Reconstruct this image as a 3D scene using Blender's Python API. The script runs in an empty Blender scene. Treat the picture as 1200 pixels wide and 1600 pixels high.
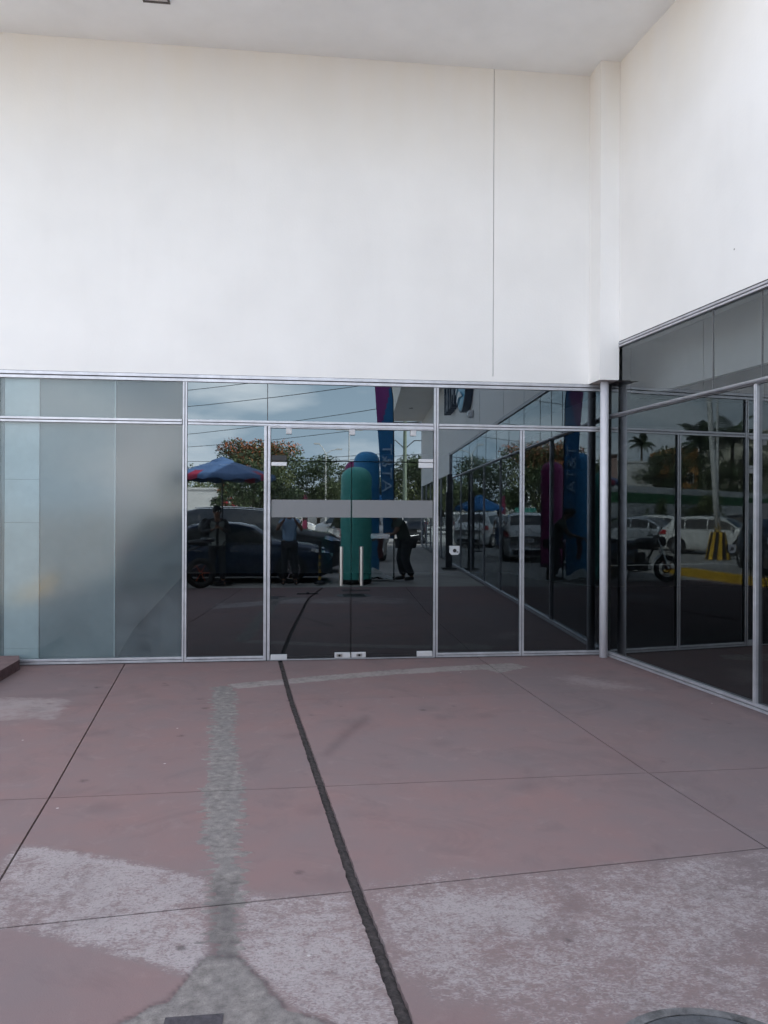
import bpy, bmesh, math, random
import numpy as np
from mathutils import Vector, Matrix, noise as mnoise
random.seed(7)
R = math.radians
PI = math.pi
scn = bpy.context.scene
COL = scn.collection

# ------------------------------------------------------------------ camera
cam_d = bpy.data.cameras.new('camera')
cam = bpy.data.objects.new('camera', cam_d)
COL.objects.link(cam)
cam_d.lens = 27.45
cam_d.sensor_width = 36
cam_d.clip_start = 0.02
cam_d.clip_end = 6000
cam.matrix_world = (Matrix.Translation((0, -8.25, 1.55)) @ Matrix.Rotation(R(-6.9), 4, 'Z')
                    @ Matrix.Rotation(R(90.047), 4, 'X') @ Matrix.Rotation(R(0.25), 4, 'Z'))
scn.camera = cam

# ------------------------------------------------------------------ sky, sun, exposure
SUN_EL, SUN_HEAD = 43.0, 68.0            # heading clockwise from +y
w = bpy.data.worlds.new('World')
scn.world = w
w.use_nodes = True
nt = w.node_tree
nt.nodes.clear()
sky = nt.nodes.new('ShaderNodeTexSky')
sky.sky_type = 'NISHITA'
sky.sun_disc = False
sky.sun_elevation = R(SUN_EL)
sky.sun_rotation = R(SUN_HEAD)
sky.air_density = 1.3
sky.dust_density = 3.0
sky.ozone_density = 1.2
tc = nt.nodes.new('ShaderNodeTexCoord')
mp = nt.nodes.new('ShaderNodeMapping')
mp.inputs['Scale'].default_value = (1, 1, 3.2)
cn = nt.nodes.new('ShaderNodeTexNoise')
cn.inputs['Scale'].default_value = 4.2
cn.inputs['Detail'].default_value = 7
cn.inputs['Roughness'].default_value = .52
cr = nt.nodes.new('ShaderNodeMapRange')
cr.inputs['From Min'].default_value = .44
cr.inputs['From Max'].default_value = .62
cr.inputs['To Max'].default_value = .66
mx = nt.nodes.new('ShaderNodeMix')
mx.data_type = 'RGBA'
mx.inputs[7].default_value = (13.0, 12.6, 12.4, 1)
bg = nt.nodes.new('ShaderNodeBackground')
bg.inputs['Strength'].default_value = 0.15
wo = nt.nodes.new('ShaderNodeOutputWorld')
nt.links.new(tc.outputs['Generated'], mp.inputs['Vector'])
nt.links.new(mp.outputs[0], cn.inputs['Vector'])
nt.links.new(cn.outputs['Fac'], cr.inputs['Value'])
nt.links.new(cr.outputs[0], mx.inputs[0])
# pale haze towards the horizon, the same all round
sx = nt.nodes.new('ShaderNodeSeparateXYZ')
hr = nt.nodes.new('ShaderNodeMapRange')
hr.interpolation_type = 'SMOOTHSTEP'
hr.inputs['From Min'].default_value = .42
hr.inputs['From Max'].default_value = 0
hr.inputs['To Max'].default_value = .9
hm = nt.nodes.new('ShaderNodeMix')
hm.data_type = 'RGBA'
hm.inputs[7].default_value = (5.6, 6.9, 8.2, 1)
nt.links.new(tc.outputs['Generated'], sx.inputs[0])
nt.links.new(sx.outputs['Z'], hr.inputs['Value'])
nt.links.new(hr.outputs[0], hm.inputs[0])
nt.links.new(sky.outputs[0], hm.inputs[6])
nt.links.new(hm.outputs[2], mx.inputs[6])
nt.links.new(mx.outputs[2], bg.inputs[0])
nt.links.new(bg.outputs[0], wo.inputs[0])

sd = bpy.data.lights.new('sun', 'SUN')
sd.energy = 5.0
sd.angle = R(.5)
sd.color = (1, .95, .87)
sun = bpy.data.objects.new('sun', sd)
COL.objects.link(sun)
sdir = Vector((math.sin(R(SUN_HEAD)) * math.cos(R(SUN_EL)), math.cos(R(SUN_HEAD)) * math.cos(R(SUN_EL)), math.sin(R(SUN_EL))))
sun.rotation_euler = sdir.to_track_quat('Z', 'Y').to_euler()
sun.location = (0, 0, 30)

vs = scn.view_settings
vs.view_transform = 'Standard'
vs.look = 'None'
vs.gamma = 1
vs.use_curve_mapping = False
vs.exposure = 1.35
scn.render.engine = 'CYCLES'
cy = scn.cycles
cy.use_denoising = True
cy.max_bounces = 12
cy.glossy_bounces = 7
cy.diffuse_bounces = 4
cy.transparent_max_bounces = 16
cy.transmission_bounces = 6
cy.caustics_reflective = False
cy.caustics_refractive = False
cy.sample_clamp_indirect = 6


# ------------------------------------------------------------------ helpers
def tag(o, label=None, cat=None, group=None, kind=None):
    if label: o['label'] = label
    if cat: o['category'] = cat
    if group: o['group'] = group
    if kind: o['kind'] = kind
    return o


def empty(name, loc=(0, 0, 0), rz=0, label=None, cat=None, group=None):
    o = bpy.data.objects.new(name, None)
    o.empty_display_size = .2
    COL.objects.link(o)
    o.location = loc
    o.rotation_euler = (0, 0, rz)
    return tag(o, label, cat, group)


class MB:
    def __init__(s):
        s.v = []; s.f = []; s.m = []

    def add(s, vs_, fs, mi=0):
        b = len(s.v)
        s.v += [tuple(p) for p in vs_]
        s.f += [tuple(i + b for i in f) for f in fs]
        s.m += [mi] * len(fs)
        return s

    def box(s, a, b, mi=0, M=None, skip=()):
        x0, y0, z0 = a; x1, y1, z1 = b
        p = [(x0, y0, z0), (x1, y0, z0), (x1, y1, z0), (x0, y1, z0), (x0, y0, z1), (x1, y0, z1), (x1, y1, z1), (x0, y1, z1)]
        if M is not None: p = [M @ Vector(q) for q in p]
        f = [(0, 3, 2, 1), (4, 5, 6, 7), (0, 1, 5, 4), (1, 2, 6, 5), (2, 3, 7, 6), (3, 0, 4, 7)]
        return s.add(p, [q for i, q in enumerate(f) if i not in skip], mi)

    def tube(s, pts, r, n=8, mi=0, cap=True):
        pts = [Vector(p) for p in pts]
        rs = r if isinstance(r, (list, tuple)) else [r] * len(pts)
        V = []; F = []
        up = Vector((0, 0, 1))
        prev = None
        for i, p in enumerate(pts):
            t = (pts[min(i + 1, len(pts) - 1)] - pts[max(i - 1, 0)])
            t.normalize()
            if prev is None:
                a = up if abs(t.z) < .95 else Vector((1, 0, 0))
                u = t.cross(a).normalized()
            else:
                u = (prev - t * prev.dot(t)).normalized()
            prev = u
            v = t.cross(u)
            for k in range(n):
                an = 2 * PI * k / n
                V.append(p + (u * math.cos(an) + v * math.sin(an)) * rs[i])
        for i in range(len(pts) - 1):
            for k in range(n):
                F.append((i * n + k, i * n + (k + 1) % n, (i + 1) * n + (k + 1) % n, (i + 1) * n + k))
        if cap:
            F.append(tuple(range(n - 1, -1, -1)))
            F.append(tuple((len(pts) - 1) * n + k for k in range(n)))
        return s.add(V, F, mi)

    def lathe(s, prof, n=24, mi=0, M=None):
        V = []; F = []
        for r, z in prof:
            for k in range(n):
                a = 2 * PI * k / n
                p = Vector((r * math.cos(a), r * math.sin(a), z))
                V.append(M @ p if M is not None else p)
        for i in range(len(prof) - 1):
            for k in range(n):
                F.append((i * n + k, i * n + (k + 1) % n, (i + 1) * n + (k + 1) % n, (i + 1) * n + k))
        return s.add(V, F, mi)

    def ball(s, c, r, n=12, m=8, mi=0):
        c = Vector(c)
        r = r if isinstance(r, (tuple, list)) else (r, r, r)
        V = []; F = []
        for i in range(m + 1):
            th = PI * i / m
            for k in range(n):
                a = 2 * PI * k / n
                V.append(c + Vector((r[0] * math.sin(th) * math.cos(a), r[1] * math.sin(th) * math.sin(a), -r[2] * math.cos(th))))
        for i in range(m):
            for k in range(n):
                F.append((i * n + k, i * n + (k + 1) % n, (i + 1) * n + (k + 1) % n, (i + 1) * n + k))
        return s.add(V, F, mi)

    def build(s, name, mats, parent=None, smooth=False, bevel=0):
        me = bpy.data.meshes.new(name)
        me.from_pydata(s.v, [], s.f)
        if not isinstance(mats, (list, tuple)): mats = [mats]
        for m in mats: me.materials.append(m)
        me.polygons.foreach_set('material_index', s.m)
        if smooth: me.polygons.foreach_set('use_smooth', [True] * len(s.f))
        me.update()
        o = bpy.data.objects.new(name, me)
        COL.objects.link(o)
        if parent: o.parent = parent
        if bevel:
            b = o.modifiers.new('bevel', 'BEVEL')
            b.width = bevel; b.segments = 2; b.limit_method = 'ANGLE'
        return o


def box(name, a, b, m, parent=None, bevel=0):
    return MB().box(a, b).build(name, m, parent, bevel=bevel)


def mat(name, col, rough=.6, metal=0, var=.12, scale=6, bump=0, bscale=60, spec=.5, coat=0, alpha=None, dirt=0, trans=0):
    m = bpy.data.materials.new(name)
    m.use_nodes = True
    t = m.node_tree
    b = t.nodes['Principled BSDF']
    b.inputs['Roughness'].default_value = rough
    b.inputs['Metallic'].default_value = metal
    b.inputs['Specular IOR Level'].default_value = spec
    b.inputs['Coat Weight'].default_value = coat
    if trans:
        b.inputs['Transmission Weight'].default_value = trans
    c = t.nodes.new('ShaderNodeTexCoord')
    n = t.nodes.new('ShaderNodeTexNoise')
    n.inputs['Scale'].default_value = scale
    n.inputs['Detail'].default_value = 6
    n.inputs['Roughness'].default_value = .6
    t.links.new(c.outputs['Object'], n.inputs['Vector'])
    r = t.nodes.new('ShaderNodeValToRGB')
    r.color_ramp.elements[0].position = .3
    r.color_ramp.elements[1].position = .7
    lo = [max(0, x * (1 - var)) for x in col]
    hi = [min(1, x * (1 + var)) for x in col]
    r.color_ramp.elements[0].color = (*lo, 1)
    r.color_ramp.elements[1].color = (*hi, 1)
    t.links.new(n.outputs['Fac'], r.inputs[0])
    out = r.outputs[0]
    if dirt:
        n2 = t.nodes.new('ShaderNodeTexNoise'); n2.inputs['Scale'].default_value = 1.3; n2.inputs['Detail'].default_value = 8
        t.links.new(c.outputs['Object'], n2.inputs['Vector'])
        mr = t.nodes.new('ShaderNodeMapRange'); mr.inputs['From Min'].default_value = .45; mr.inputs['From Max'].default_value = .75
        mr.inputs['To Max'].default_value = dirt
        t.links.new(n2.outputs['Fac'], mr.inputs['Value'])
        mm = t.nodes.new('ShaderNodeMix'); mm.data_type = 'RGBA'
        mm.inputs[7].default_value = (*[x * .55 for x in col], 1)
        t.links.new(mr.outputs[0], mm.inputs[0]); t.links.new(out, mm.inputs[6])
        out = mm.outputs[2]
    t.links.new(out, b.inputs['Base Color'])
    if bump:
        bn = t.nodes.new('ShaderNodeTexNoise'); bn.inputs['Scale'].default_value = bscale; bn.inputs['Detail'].default_value = 5
        t.links.new(c.outputs['Object'], bn.inputs['Vector'])
        bp = t.nodes.new('ShaderNodeBump'); bp.inputs['Strength'].default_value = bump; bp.inputs['Distance'].default_value = .01
        t.links.new(bn.outputs['Fac'], bp.inputs['Height']); t.links.new(bp.outputs[0], b.inputs['Normal'])
    return m


M = {}
# stained white plaster: warm bounce light painted in as streaky cream towards the top
def plaster(name, seed):
    m = bpy.data.materials.new(name); m.use_nodes = True
    t = m.node_tree; b = t.nodes['Principled BSDF']
    b.inputs['Roughness'].default_value = .75
    N = t.nodes.new; L = t.links.new
    g = N('ShaderNodeNewGeometry'); sp = N('ShaderNodeSeparateXYZ'); L(g.outputs['Position'], sp.inputs[0])
    mpn = N('ShaderNodeMapping'); mpn.inputs['Location'].default_value = (seed, seed, 0); mpn.inputs['Scale'].default_value = (1, 1, .16)
    L(g.outputs['Position'], mpn.inputs[0])
    n = N('ShaderNodeTexNoise'); n.inputs['Scale'].default_value = 3.2; n.inputs['Detail'].default_value = 6; L(mpn.outputs[0], n.inputs['Vector'])
    hz = N('ShaderNodeMapRange'); hz.inputs['From Min'].default_value = 5.1; hz.inputs['From Max'].default_value = 6.36; L(sp.outputs['Z'], hz.inputs['Value'])
    ml = N('ShaderNodeMath'); ml.operation = 'MULTIPLY'; L(hz.outputs[0], ml.inputs[0]); L(n.outputs['Fac'], ml.inputs[1])
    n2 = N('ShaderNodeTexNoise'); n2.inputs['Scale'].default_value = 1.1; n2.inputs['Detail'].default_value = 4; L(g.outputs['Position'], n2.inputs['Vector'])
    cr1 = N('ShaderNodeValToRGB'); cr1.color_ramp.elements[0].color = (.80, .785, .775, 1); cr1.color_ramp.elements[1].color = (.85, .835, .825, 1)
    cr1.color_ramp.elements[0].position = .35; cr1.color_ramp.elements[1].position = .65
    L(n2.outputs['Fac'], cr1.inputs[0])
    mxx = N('ShaderNodeMix'); mxx.data_type = 'RGBA'; mxx.inputs[7].default_value = (.82, .76, .66, 1)
    L(ml.outputs[0], mxx.inputs[0]); L(cr1.outputs[0], mxx.inputs[6])
    n4 = N('ShaderNodeTexNoise'); n4.inputs['Scale'].default_value = 7; n4.inputs['Detail'].default_value = 3
    mp4 = N('ShaderNodeMapping'); mp4.inputs['Scale'].default_value = (1, 1, .12); L(g.outputs['Position'], mp4.inputs[0]); L(mp4.outputs[0], n4.inputs['Vector'])
    r4 = N('ShaderNodeMapRange'); r4.inputs['From Min'].default_value = .52; r4.inputs['From Max'].default_value = .8; r4.inputs['To Max'].default_value = .05
    L(n4.outputs['Fac'], r4.inputs['Value'])
    m4 = N('ShaderNodeMix'); m4.data_type = 'RGBA'; m4.inputs[7].default_value = (.6, .585, .58, 1)
    L(r4.outputs[0], m4.inputs[0]); L(mxx.outputs[2], m4.inputs[6])
    # sparse dark specks
    vo = N('ShaderNodeTexVoronoi'); vo.inputs['Scale'].default_value = 1.7; L(g.outputs['Position'], vo.inputs['Vector'])
    rv = N('ShaderNodeMapRange'); rv.inputs['From Min'].default_value = .012; rv.inputs['From Max'].default_value = .018; rv.inputs['To Min'].default_value = .75; rv.inputs['To Max'].default_value = 0
    L(vo.outputs['Distance'], rv.inputs['Value'])
    m5 = N('ShaderNodeMix'); m5.data_type = 'RGBA'; m5.inputs[7].default_value = (.12, .1, .09, 1)
    L(rv.outputs[0], m5.inputs[0]); L(m4.outputs[2], m5.inputs[6])
    L(m5.outputs[2], b.inputs['Base Color'])
    n3 = N('ShaderNodeTexNoise'); n3.inputs['Scale'].default_value = 45; n3.inputs['Detail'].default_value = 5; L(g.outputs['Position'], n3.inputs['Vector'])
    n5 = N('ShaderNodeTexNoise'); n5.inputs['Scale'].default_value = 1.5; L(g.outputs['Position'], n5.inputs['Vector'])
    ad = N('ShaderNodeMath'); ad.operation = 'MULTIPLY_ADD'; ad.inputs[1].default_value = 3; L(n5.outputs['Fac'], ad.inputs[0]); L(n3.outputs['Fac'], ad.inputs[2])
    bp = N('ShaderNodeBump'); bp.inputs['Strength'].default_value = .25; bp.inputs['Distance'].default_value = .004; L(ad.outputs[0], bp.inputs['Height']); L(bp.outputs[0], b.inputs['Normal'])
    return m


M['plaster'] = plaster('white_plaster', 0)
M['plaster_b'] = plaster('white_plaster_side', 5)
M['ceiling'] = mat('ceiling_paint', (.92, .92, .915), .8, var=.04, scale=1.5, bump=.1)
M['grey_paint'] = mat('grey_paint', (.5, .5, .52), .7, var=.06)
M['alu'] = mat('aluminium', (.52, .52, .56), .38, .55, var=.14, scale=9, dirt=.45)
M['alu_dark'] = mat('gasket', (.05, .05, .055), .6, 0)
M['steel'] = mat('stainless_steel', (.42, .41, .40), .28, .9, var=.05)
M['lock'] = mat('satin_metal', (.58, .58, .6), .45, .35, var=.05)
M['black'] = mat('black_plastic', (.012, .012, .014), .45)
M['rubber'] = mat('rubber', (.02, .02, .02), .8)
M['white_paint'] = mat('white_paint', (.78, .77, .74), .5, dirt=.2)
M['column'] = mat('column_paint', (.66, .655, .71), .5, .1, var=.05, dirt=.12)
M['frost'] = mat('frosted_film', (.175, .18, .19), .55, var=.03)
M['interior_wall'] = mat('interior_wall', (.6, .6, .6), .9)
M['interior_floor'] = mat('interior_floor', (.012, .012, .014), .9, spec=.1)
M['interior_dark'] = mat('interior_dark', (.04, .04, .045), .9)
M['board_white'] = mat('gypsum_board', (.86, .86, .84), .8, var=.04, scale=2)
M['board_grey'] = mat('grey_sheet', (.30, .32, .32), .8, var=.12, scale=1.4)
M['board_dark'] = mat('dark_sheet', (.085, .08, .085), .8, var=.25, scale=1.1)
M['asphalt'] = mat('asphalt', (.33, .315, .295), .85, var=.25, scale=.7, bump=.4, bscale=90)
M['yellow'] = mat('yellow_paint', (.72, .43, .03), .55, dirt=.35, var=.15)
M['cement'] = mat('cement', (.3, .29, .28), .8, dirt=.3, bump=.3)
M['iron'] = mat('cast_iron', (.06, .06, .065), .55, .4, var=.3, scale=20, bump=.3)
M['groove'] = mat('groove_mortar', (.042, .036, .037), .9, var=.5, scale=40, bump=.9, bscale=70)


def glass(name, base_refl, tint, rough=0.0, film=0.0, film_col=(.4, .45, .47), gcol=(1, 1, 1), cloud=0.0):
    m = bpy.data.materials.new(name); m.use_nodes = True
    t = m.node_tree; t.nodes.clear(); N = t.nodes.new; L = t.links.new
    o = N('ShaderNodeOutputMaterial'); tr = N('ShaderNodeBsdfTransparent'); tr.inputs[0].default_value = (*tint, 1)
    gl = N('ShaderNodeBsdfGlossy'); gl.inputs['Roughness'].default_value = rough; gl.inputs[0].default_value = (*gcol, 1)
    fr = N('ShaderNodeFresnel'); fr.inputs['IOR'].default_value = 1.5
    ad = N('ShaderNodeMath'); ad.operation = 'ADD'; ad.inputs[1].default_value = base_refl; ad.use_clamp = True
    L(fr.outputs[0], ad.inputs[0])
    mixs = N('ShaderNodeMixShader'); L(ad.outputs[0], mixs.inputs[0]); L(tr.outputs[0], mixs.inputs[1]); L(gl.outputs[0], mixs.inputs[2])
    # dust and smears
    c = N('ShaderNodeTexCoord'); n = N('ShaderNodeTexNoise'); n.inputs['Scale'].default_value = 2.2; n.inputs['Detail'].default_value = 9; n.inputs['Roughness'].default_value = .65
    L(c.outputs['Object'], n.inputs['Vector'])
    mr = N('ShaderNodeMapRange'); mr.inputs['From Min'].default_value = .35; mr.inputs['From Max'].default_value = .8
    mr.inputs['To Min'].default_value = film; mr.inputs['To Max'].default_value = film * 1.35 + .003 + cloud
    L(n.outputs['Fac'], mr.inputs['Value'])
    # heavier dust along the foot of the pane
    sp = N('ShaderNodeSeparateXYZ'); g = N('ShaderNodeNewGeometry'); L(g.outputs['Position'], sp.inputs[0])
    hz = N('ShaderNodeMapRange'); hz.inputs['From Min'].default_value = .45; hz.inputs['From Max'].default_value = 0.05; hz.inputs['To Max'].default_value = .012
    L(sp.outputs['Z'], hz.inputs['Value'])
    a2 = N('ShaderNodeMath'); a2.operation = 'ADD'; L(mr.outputs[0], a2.inputs[0]); L(hz.outputs[0], a2.inputs[1])
    df = N('ShaderNodeBsdfDiffuse'); df.inputs[0].default_value = (*film_col, 1)
    m2 = N('ShaderNodeMixShader'); L(a2.outputs[0], m2.inputs[0]); L(mixs.outputs[0], m2.inputs[1]); L(df.outputs[0], m2.inputs[2])
    # panes are never perfectly flat
    nb = N('ShaderNodeTexNoise'); nb.inputs['Scale'].default_value = 1.1; nb.inputs['Detail'].default_value = 1
    L(g.outputs['Position'], nb.inputs['Vector'])
    bp = N('ShaderNodeBump'); bp.inputs['Strength'].default_value = .04; bp.inputs['Distance'].default_value = .004
    L(nb.outputs['Fac'], bp.inputs['Height']); L(bp.outputs[0], gl.inputs['Normal'])
    L(m2.outputs[0], o.inputs[0])
    return m


M['glass'] = glass('reflective_glass', .115, (.19, .22, .24), gcol=(.80, .92, 1))
M['glass_in'] = glass('glass_edge', 0.0, (.9, .95, .93))
M['glass_film'] = glass('dusty_film_glass', .035, (.74, .86, .90), rough=.10, film=.10, film_col=(.34, .43, .46), cloud=.13)
M['car_glass'] = mat('car_glass', (.012, .016, .02), .04, 0, spec=.8)
M['chrome'] = mat('chrome', (.75, .75, .76), .15, .95)
M['tail'] = mat('tail_lens', (.45, .015, .02), .15)
M['lamp_lens'] = mat('lamp_lens', (.72, .74, .78), .08, .5)

M['silicone'] = mat('silicone', (.16, .16, .17), .6)

# ------------------------------------------------------------------ ground
asph = MB()
asph.add([(-3000, -3000, -.03), (3000, -3000, -.03), (3000, 3000, -.03), (-3000, 3000, -.03)], [(0, 1, 2, 3)])
tag(asph.build('parking_lot_ground', M['asphalt']), kind='structure')

POLY = {
 'worn1': [(-1.254,-4.446),(-1.147,-4.472),(-0.890,-4.589),(-0.612,-4.729),(-0.335,-4.886),(-0.273,-5.497),(-0.334,-5.580),(-0.551,-5.445),(-0.807,-5.293),(-1.063,-5.194),(-1.222,-5.135),(-1.216,-4.828)],
 'worn2': [(-0.205,-4.969),(-0.050,-5.078),(0.256,-5.059),(0.297,-5.351),(0.327,-5.603),(0.349,-5.908),(0.204,-6.005),(0.012,-5.786),(-0.060,-5.685),(-0.162,-5.528)],
 'worn3': [(0.344,-5.069),(0.837,-5.011),(2.194,-4.869),(2.440,-4.991),(1.731,-6.207),(0.456,-6.060),(0.402,-5.884),(0.364,-5.489)],
 'bright3': [(0.383,-5.143),(0.725,-5.016),(0.995,-5.131),(1.122,-5.302),(1.351,-5.558),(1.274,-5.591),(1.062,-5.460),(0.784,-5.577),(0.548,-5.609),(0.387,-5.491)],
 'bright4': [(1.208,-5.408),(1.251,-5.589),(1.528,-5.917),(1.591,-5.820),(1.479,-5.615)],
 'flare': [(-0.275,-5.477),(-0.171,-5.489),(-0.071,-5.667),(-0.008,-5.781),(0.137,-5.884),(0.199,-6.057),(-0.659,-5.959),(-0.497,-5.811),(-0.372,-5.700),(-0.318,-5.574)],
 'cement': [(-0.683,-1.195),(-0.458,-1.217),(-0.384,-2.601),(-0.310,-3.328),(-0.252,-3.789),(-0.222,-4.413),(-0.194,-4.885),(-0.188,-5.155),(-0.174,-5.508),(-0.270,-5.505),(-0.317,-5.038),(-0.341,-4.747),(-0.409,-4.315),(-0.474,-3.765),(-0.505,-3.179),(-0.572,-2.231)],
 'cdark': [(-0.322,-4.882),(-0.220,-4.893),(-0.179,-5.507),(-0.267,-5.497)],
 'lpatch': [(-2.502,-1.372),(-2.118,-1.457),(-1.749,-1.540),(-1.726,-2.203),(-1.943,-2.162),(-2.185,-2.243),(-2.9,-2.25),(-2.9,-1.4)],
 'stain': [(2.507,-1.108),(2.733,-1.043),(2.860,-1.201),(3.159,-1.660),(2.853,-1.654),(2.609,-1.449)],
 'greyR': [(2.361,-1.207),(3.607,-1.805),(3.228,-3.577),(2.310,-4.910),(2.205,-4.828),(2.159,-3.775)],
 'skid': [(0.587,-2.315),(0.596,-2.427),(0.415,-2.846),(0.249,-3.259),(0.234,-3.218),(0.401,-2.733)],
 'wline': [(-0.56,-1.113),(0.294,-0.828),(1.060,-0.601),(1.597,-0.492),(2.292,-0.392),(2.402,-0.604),(2.022,-0.882),(1.944,-0.688),(1.023,-0.84),(0.283,-1.06),(-0.449,-1.30)],
}


def sdist(px, py, poly):
    """signed distance, positive inside"""
    inside = np.zeros(px.shape, bool)
    d = np.full(px.shape, 1e9)
    n = len(poly)
    for i in range(n):
        x0, y0 = poly[i]; x1, y1 = poly[(i + 1) % n]
        dx, dy = x1 - x0, y1 - y0
        t = np.clip(((px - x0) * dx + (py - y0) * dy) / (dx * dx + dy * dy + 1e-12), 0, 1)
        d = np.minimum(d, np.hypot(px - x0 - t * dx, py - y0 - t * dy))
        c = ((y0 > py) != (y1 > py))
        if dy != 0:
            inside ^= c & (px < (x1 - x0) * (py - y0) / dy + x0)
    return np.where(inside, d, -d)


def vnoise(px, py, sc, seed):
    rs = np.random.RandomState(seed)
    T = rs.rand(128, 128)
    x = px * sc + 500; y = py * sc + 500
    xi = np.floor(x).astype(int); yi = np.floor(y).astype(int)
    fx = x - xi; fy = y - yi
    fx = fx * fx * (3 - 2 * fx); fy = fy * fy * (3 - 2 * fy)
    a = T[xi % 128, yi % 128]; b = T[(xi + 1) % 128, yi % 128]; c = T[xi % 128, (yi + 1) % 128]; d = T[(xi + 1) % 128, (yi + 1) % 128]
    return (a * (1 - fx) + b * fx) * (1 - fy) + (c * (1 - fx) + d * fx) * fy


def sm(d, wd):
    return np.clip(d / wd * .5 + .5, 0, 1)


GROUT = [(-.09, -.02), (.02, -1.76), (.175, -3.70), (.272, -4.95), (.36, -5.91), (.70, -7.9)]


def gx(y):
    for (x0, y0), (x1, y1) in zip(GROUT, GROUT[1:]):
        if y >= y1 or (x1, y1) == GROUT[-1]:
            return x0 + (x1 - x0) * (y - y0) / (y1 - y0)


def masks(px, py):
    """attribute 1 = cement, worn, grey ; attribute 2 = pale, dark, red"""
    j = (vnoise(px, py, 14, 1) - .5) * .05 + (vnoise(px, py, 45, 2) - .5) * .025
    S = {k: sdist(px, py, v) for k, v in POLY.items()}
    jc = (vnoise(px * .22, py, 55, 31) - .5) * .10 + (vnoise(px * .4, py, 110, 32) - .5) * .04
    cem = np.maximum.reduce([sm(S['cement'] + jc, .012), sm(S['flare'] + j * .5, .02)])
    cem = np.maximum(cem, sm(S['wline'] + j * .5, .02) * .85)
    big = np.clip(((vnoise(px, py, 3.1, 3) * .5 + vnoise(px, py, 8, 4) * .3 + vnoise(px, py, 19, 8) * .2) - .33) * 2.6, 0, 1)
    w = np.maximum.reduce([sm(S['worn1'] + j * .6, .03) * (.42 + .5 * big), sm(S['worn2'] + j * .6, .04) * (.42 + .35 * big),
                           sm(S['worn3'] + j, .05) * (.05 + .55 * np.clip((vnoise(px, py, 2.3, 9) * .6 + vnoise(px, py, 7, 19) * .4 - .3) * 2.4, 0, 1)), sm(S['bright3'] + j * 2.5, .18) * (.62 + .3 * big), sm(S['bright4'] + j * 2, .12) * .7])
    # rim of the left worn patch is paler
    w = np.maximum(w, np.clip(1 - np.abs(S['worn1'] - .03) / .06, 0, 1) * .8 * vnoise(px, py, 9, 12))
    # pale scuffs along the groove's right lip
    grey = np.clip(sm(S['greyR'], .8) * (.5 + .5 * big) + (vnoise(px, py, .9, 5) - .45) * 1.1, 0, 1)
    pale = np.maximum.reduce([sm(S['lpatch'] + j, .03) * (.35 + .5 * big), sm(S['stain'] + j * 2, .12) * .6, sm(S['wline'] + jc * .3, .02) * (.45 + .5 * big)])
    dark = np.maximum.reduce([sm(S['skid'], .05) * .55, sm(S['cdark'] + j * .15, .012) * .42])
    rs = random.Random(5)
    for k in range(46):
        cx, cy_ = rs.uniform(-3, 3.5), rs.uniform(-6.2, -.8)
        rr = rs.uniform(.012, .034)
        dd = np.hypot(px - cx, (py - cy_)) + j * .3
        dark = np.maximum(dark, np.clip((rr - dd) / .01, 0, 1) * rs.uniform(.3, .8))
    for k in range(20):
        cx, cy_ = rs.uniform(-2.6, 3.3), rs.uniform(-6.1, -1.0)
        dd = np.hypot(px - cx, py - cy_) + j * 1.2
        dark = np.maximum(dark, np.clip((.12 - dd) / .1, 0, 1) * .22)
    # fine drying crack halo around the patch strip
    hal = np.clip(1 - np.abs(S['flare'] + j * .4 + .005) / .015, 0, 1) * .8 * (vnoise(px, py, 5, 22) > .35)
    dark = np.maximum(dark, hal)
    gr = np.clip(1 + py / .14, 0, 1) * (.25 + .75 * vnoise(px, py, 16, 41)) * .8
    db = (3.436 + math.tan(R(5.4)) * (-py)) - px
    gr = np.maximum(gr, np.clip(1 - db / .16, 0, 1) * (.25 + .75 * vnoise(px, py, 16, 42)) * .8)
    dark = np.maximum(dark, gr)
    red = np.clip((vnoise(px, py, 1.4, 6) - .35) * 1.5, 0, 1)
    return np.stack([cem, w, grey, np.ones_like(w)], -1), np.stack([pale, dark, red, np.ones_like(w)], -1)


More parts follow.
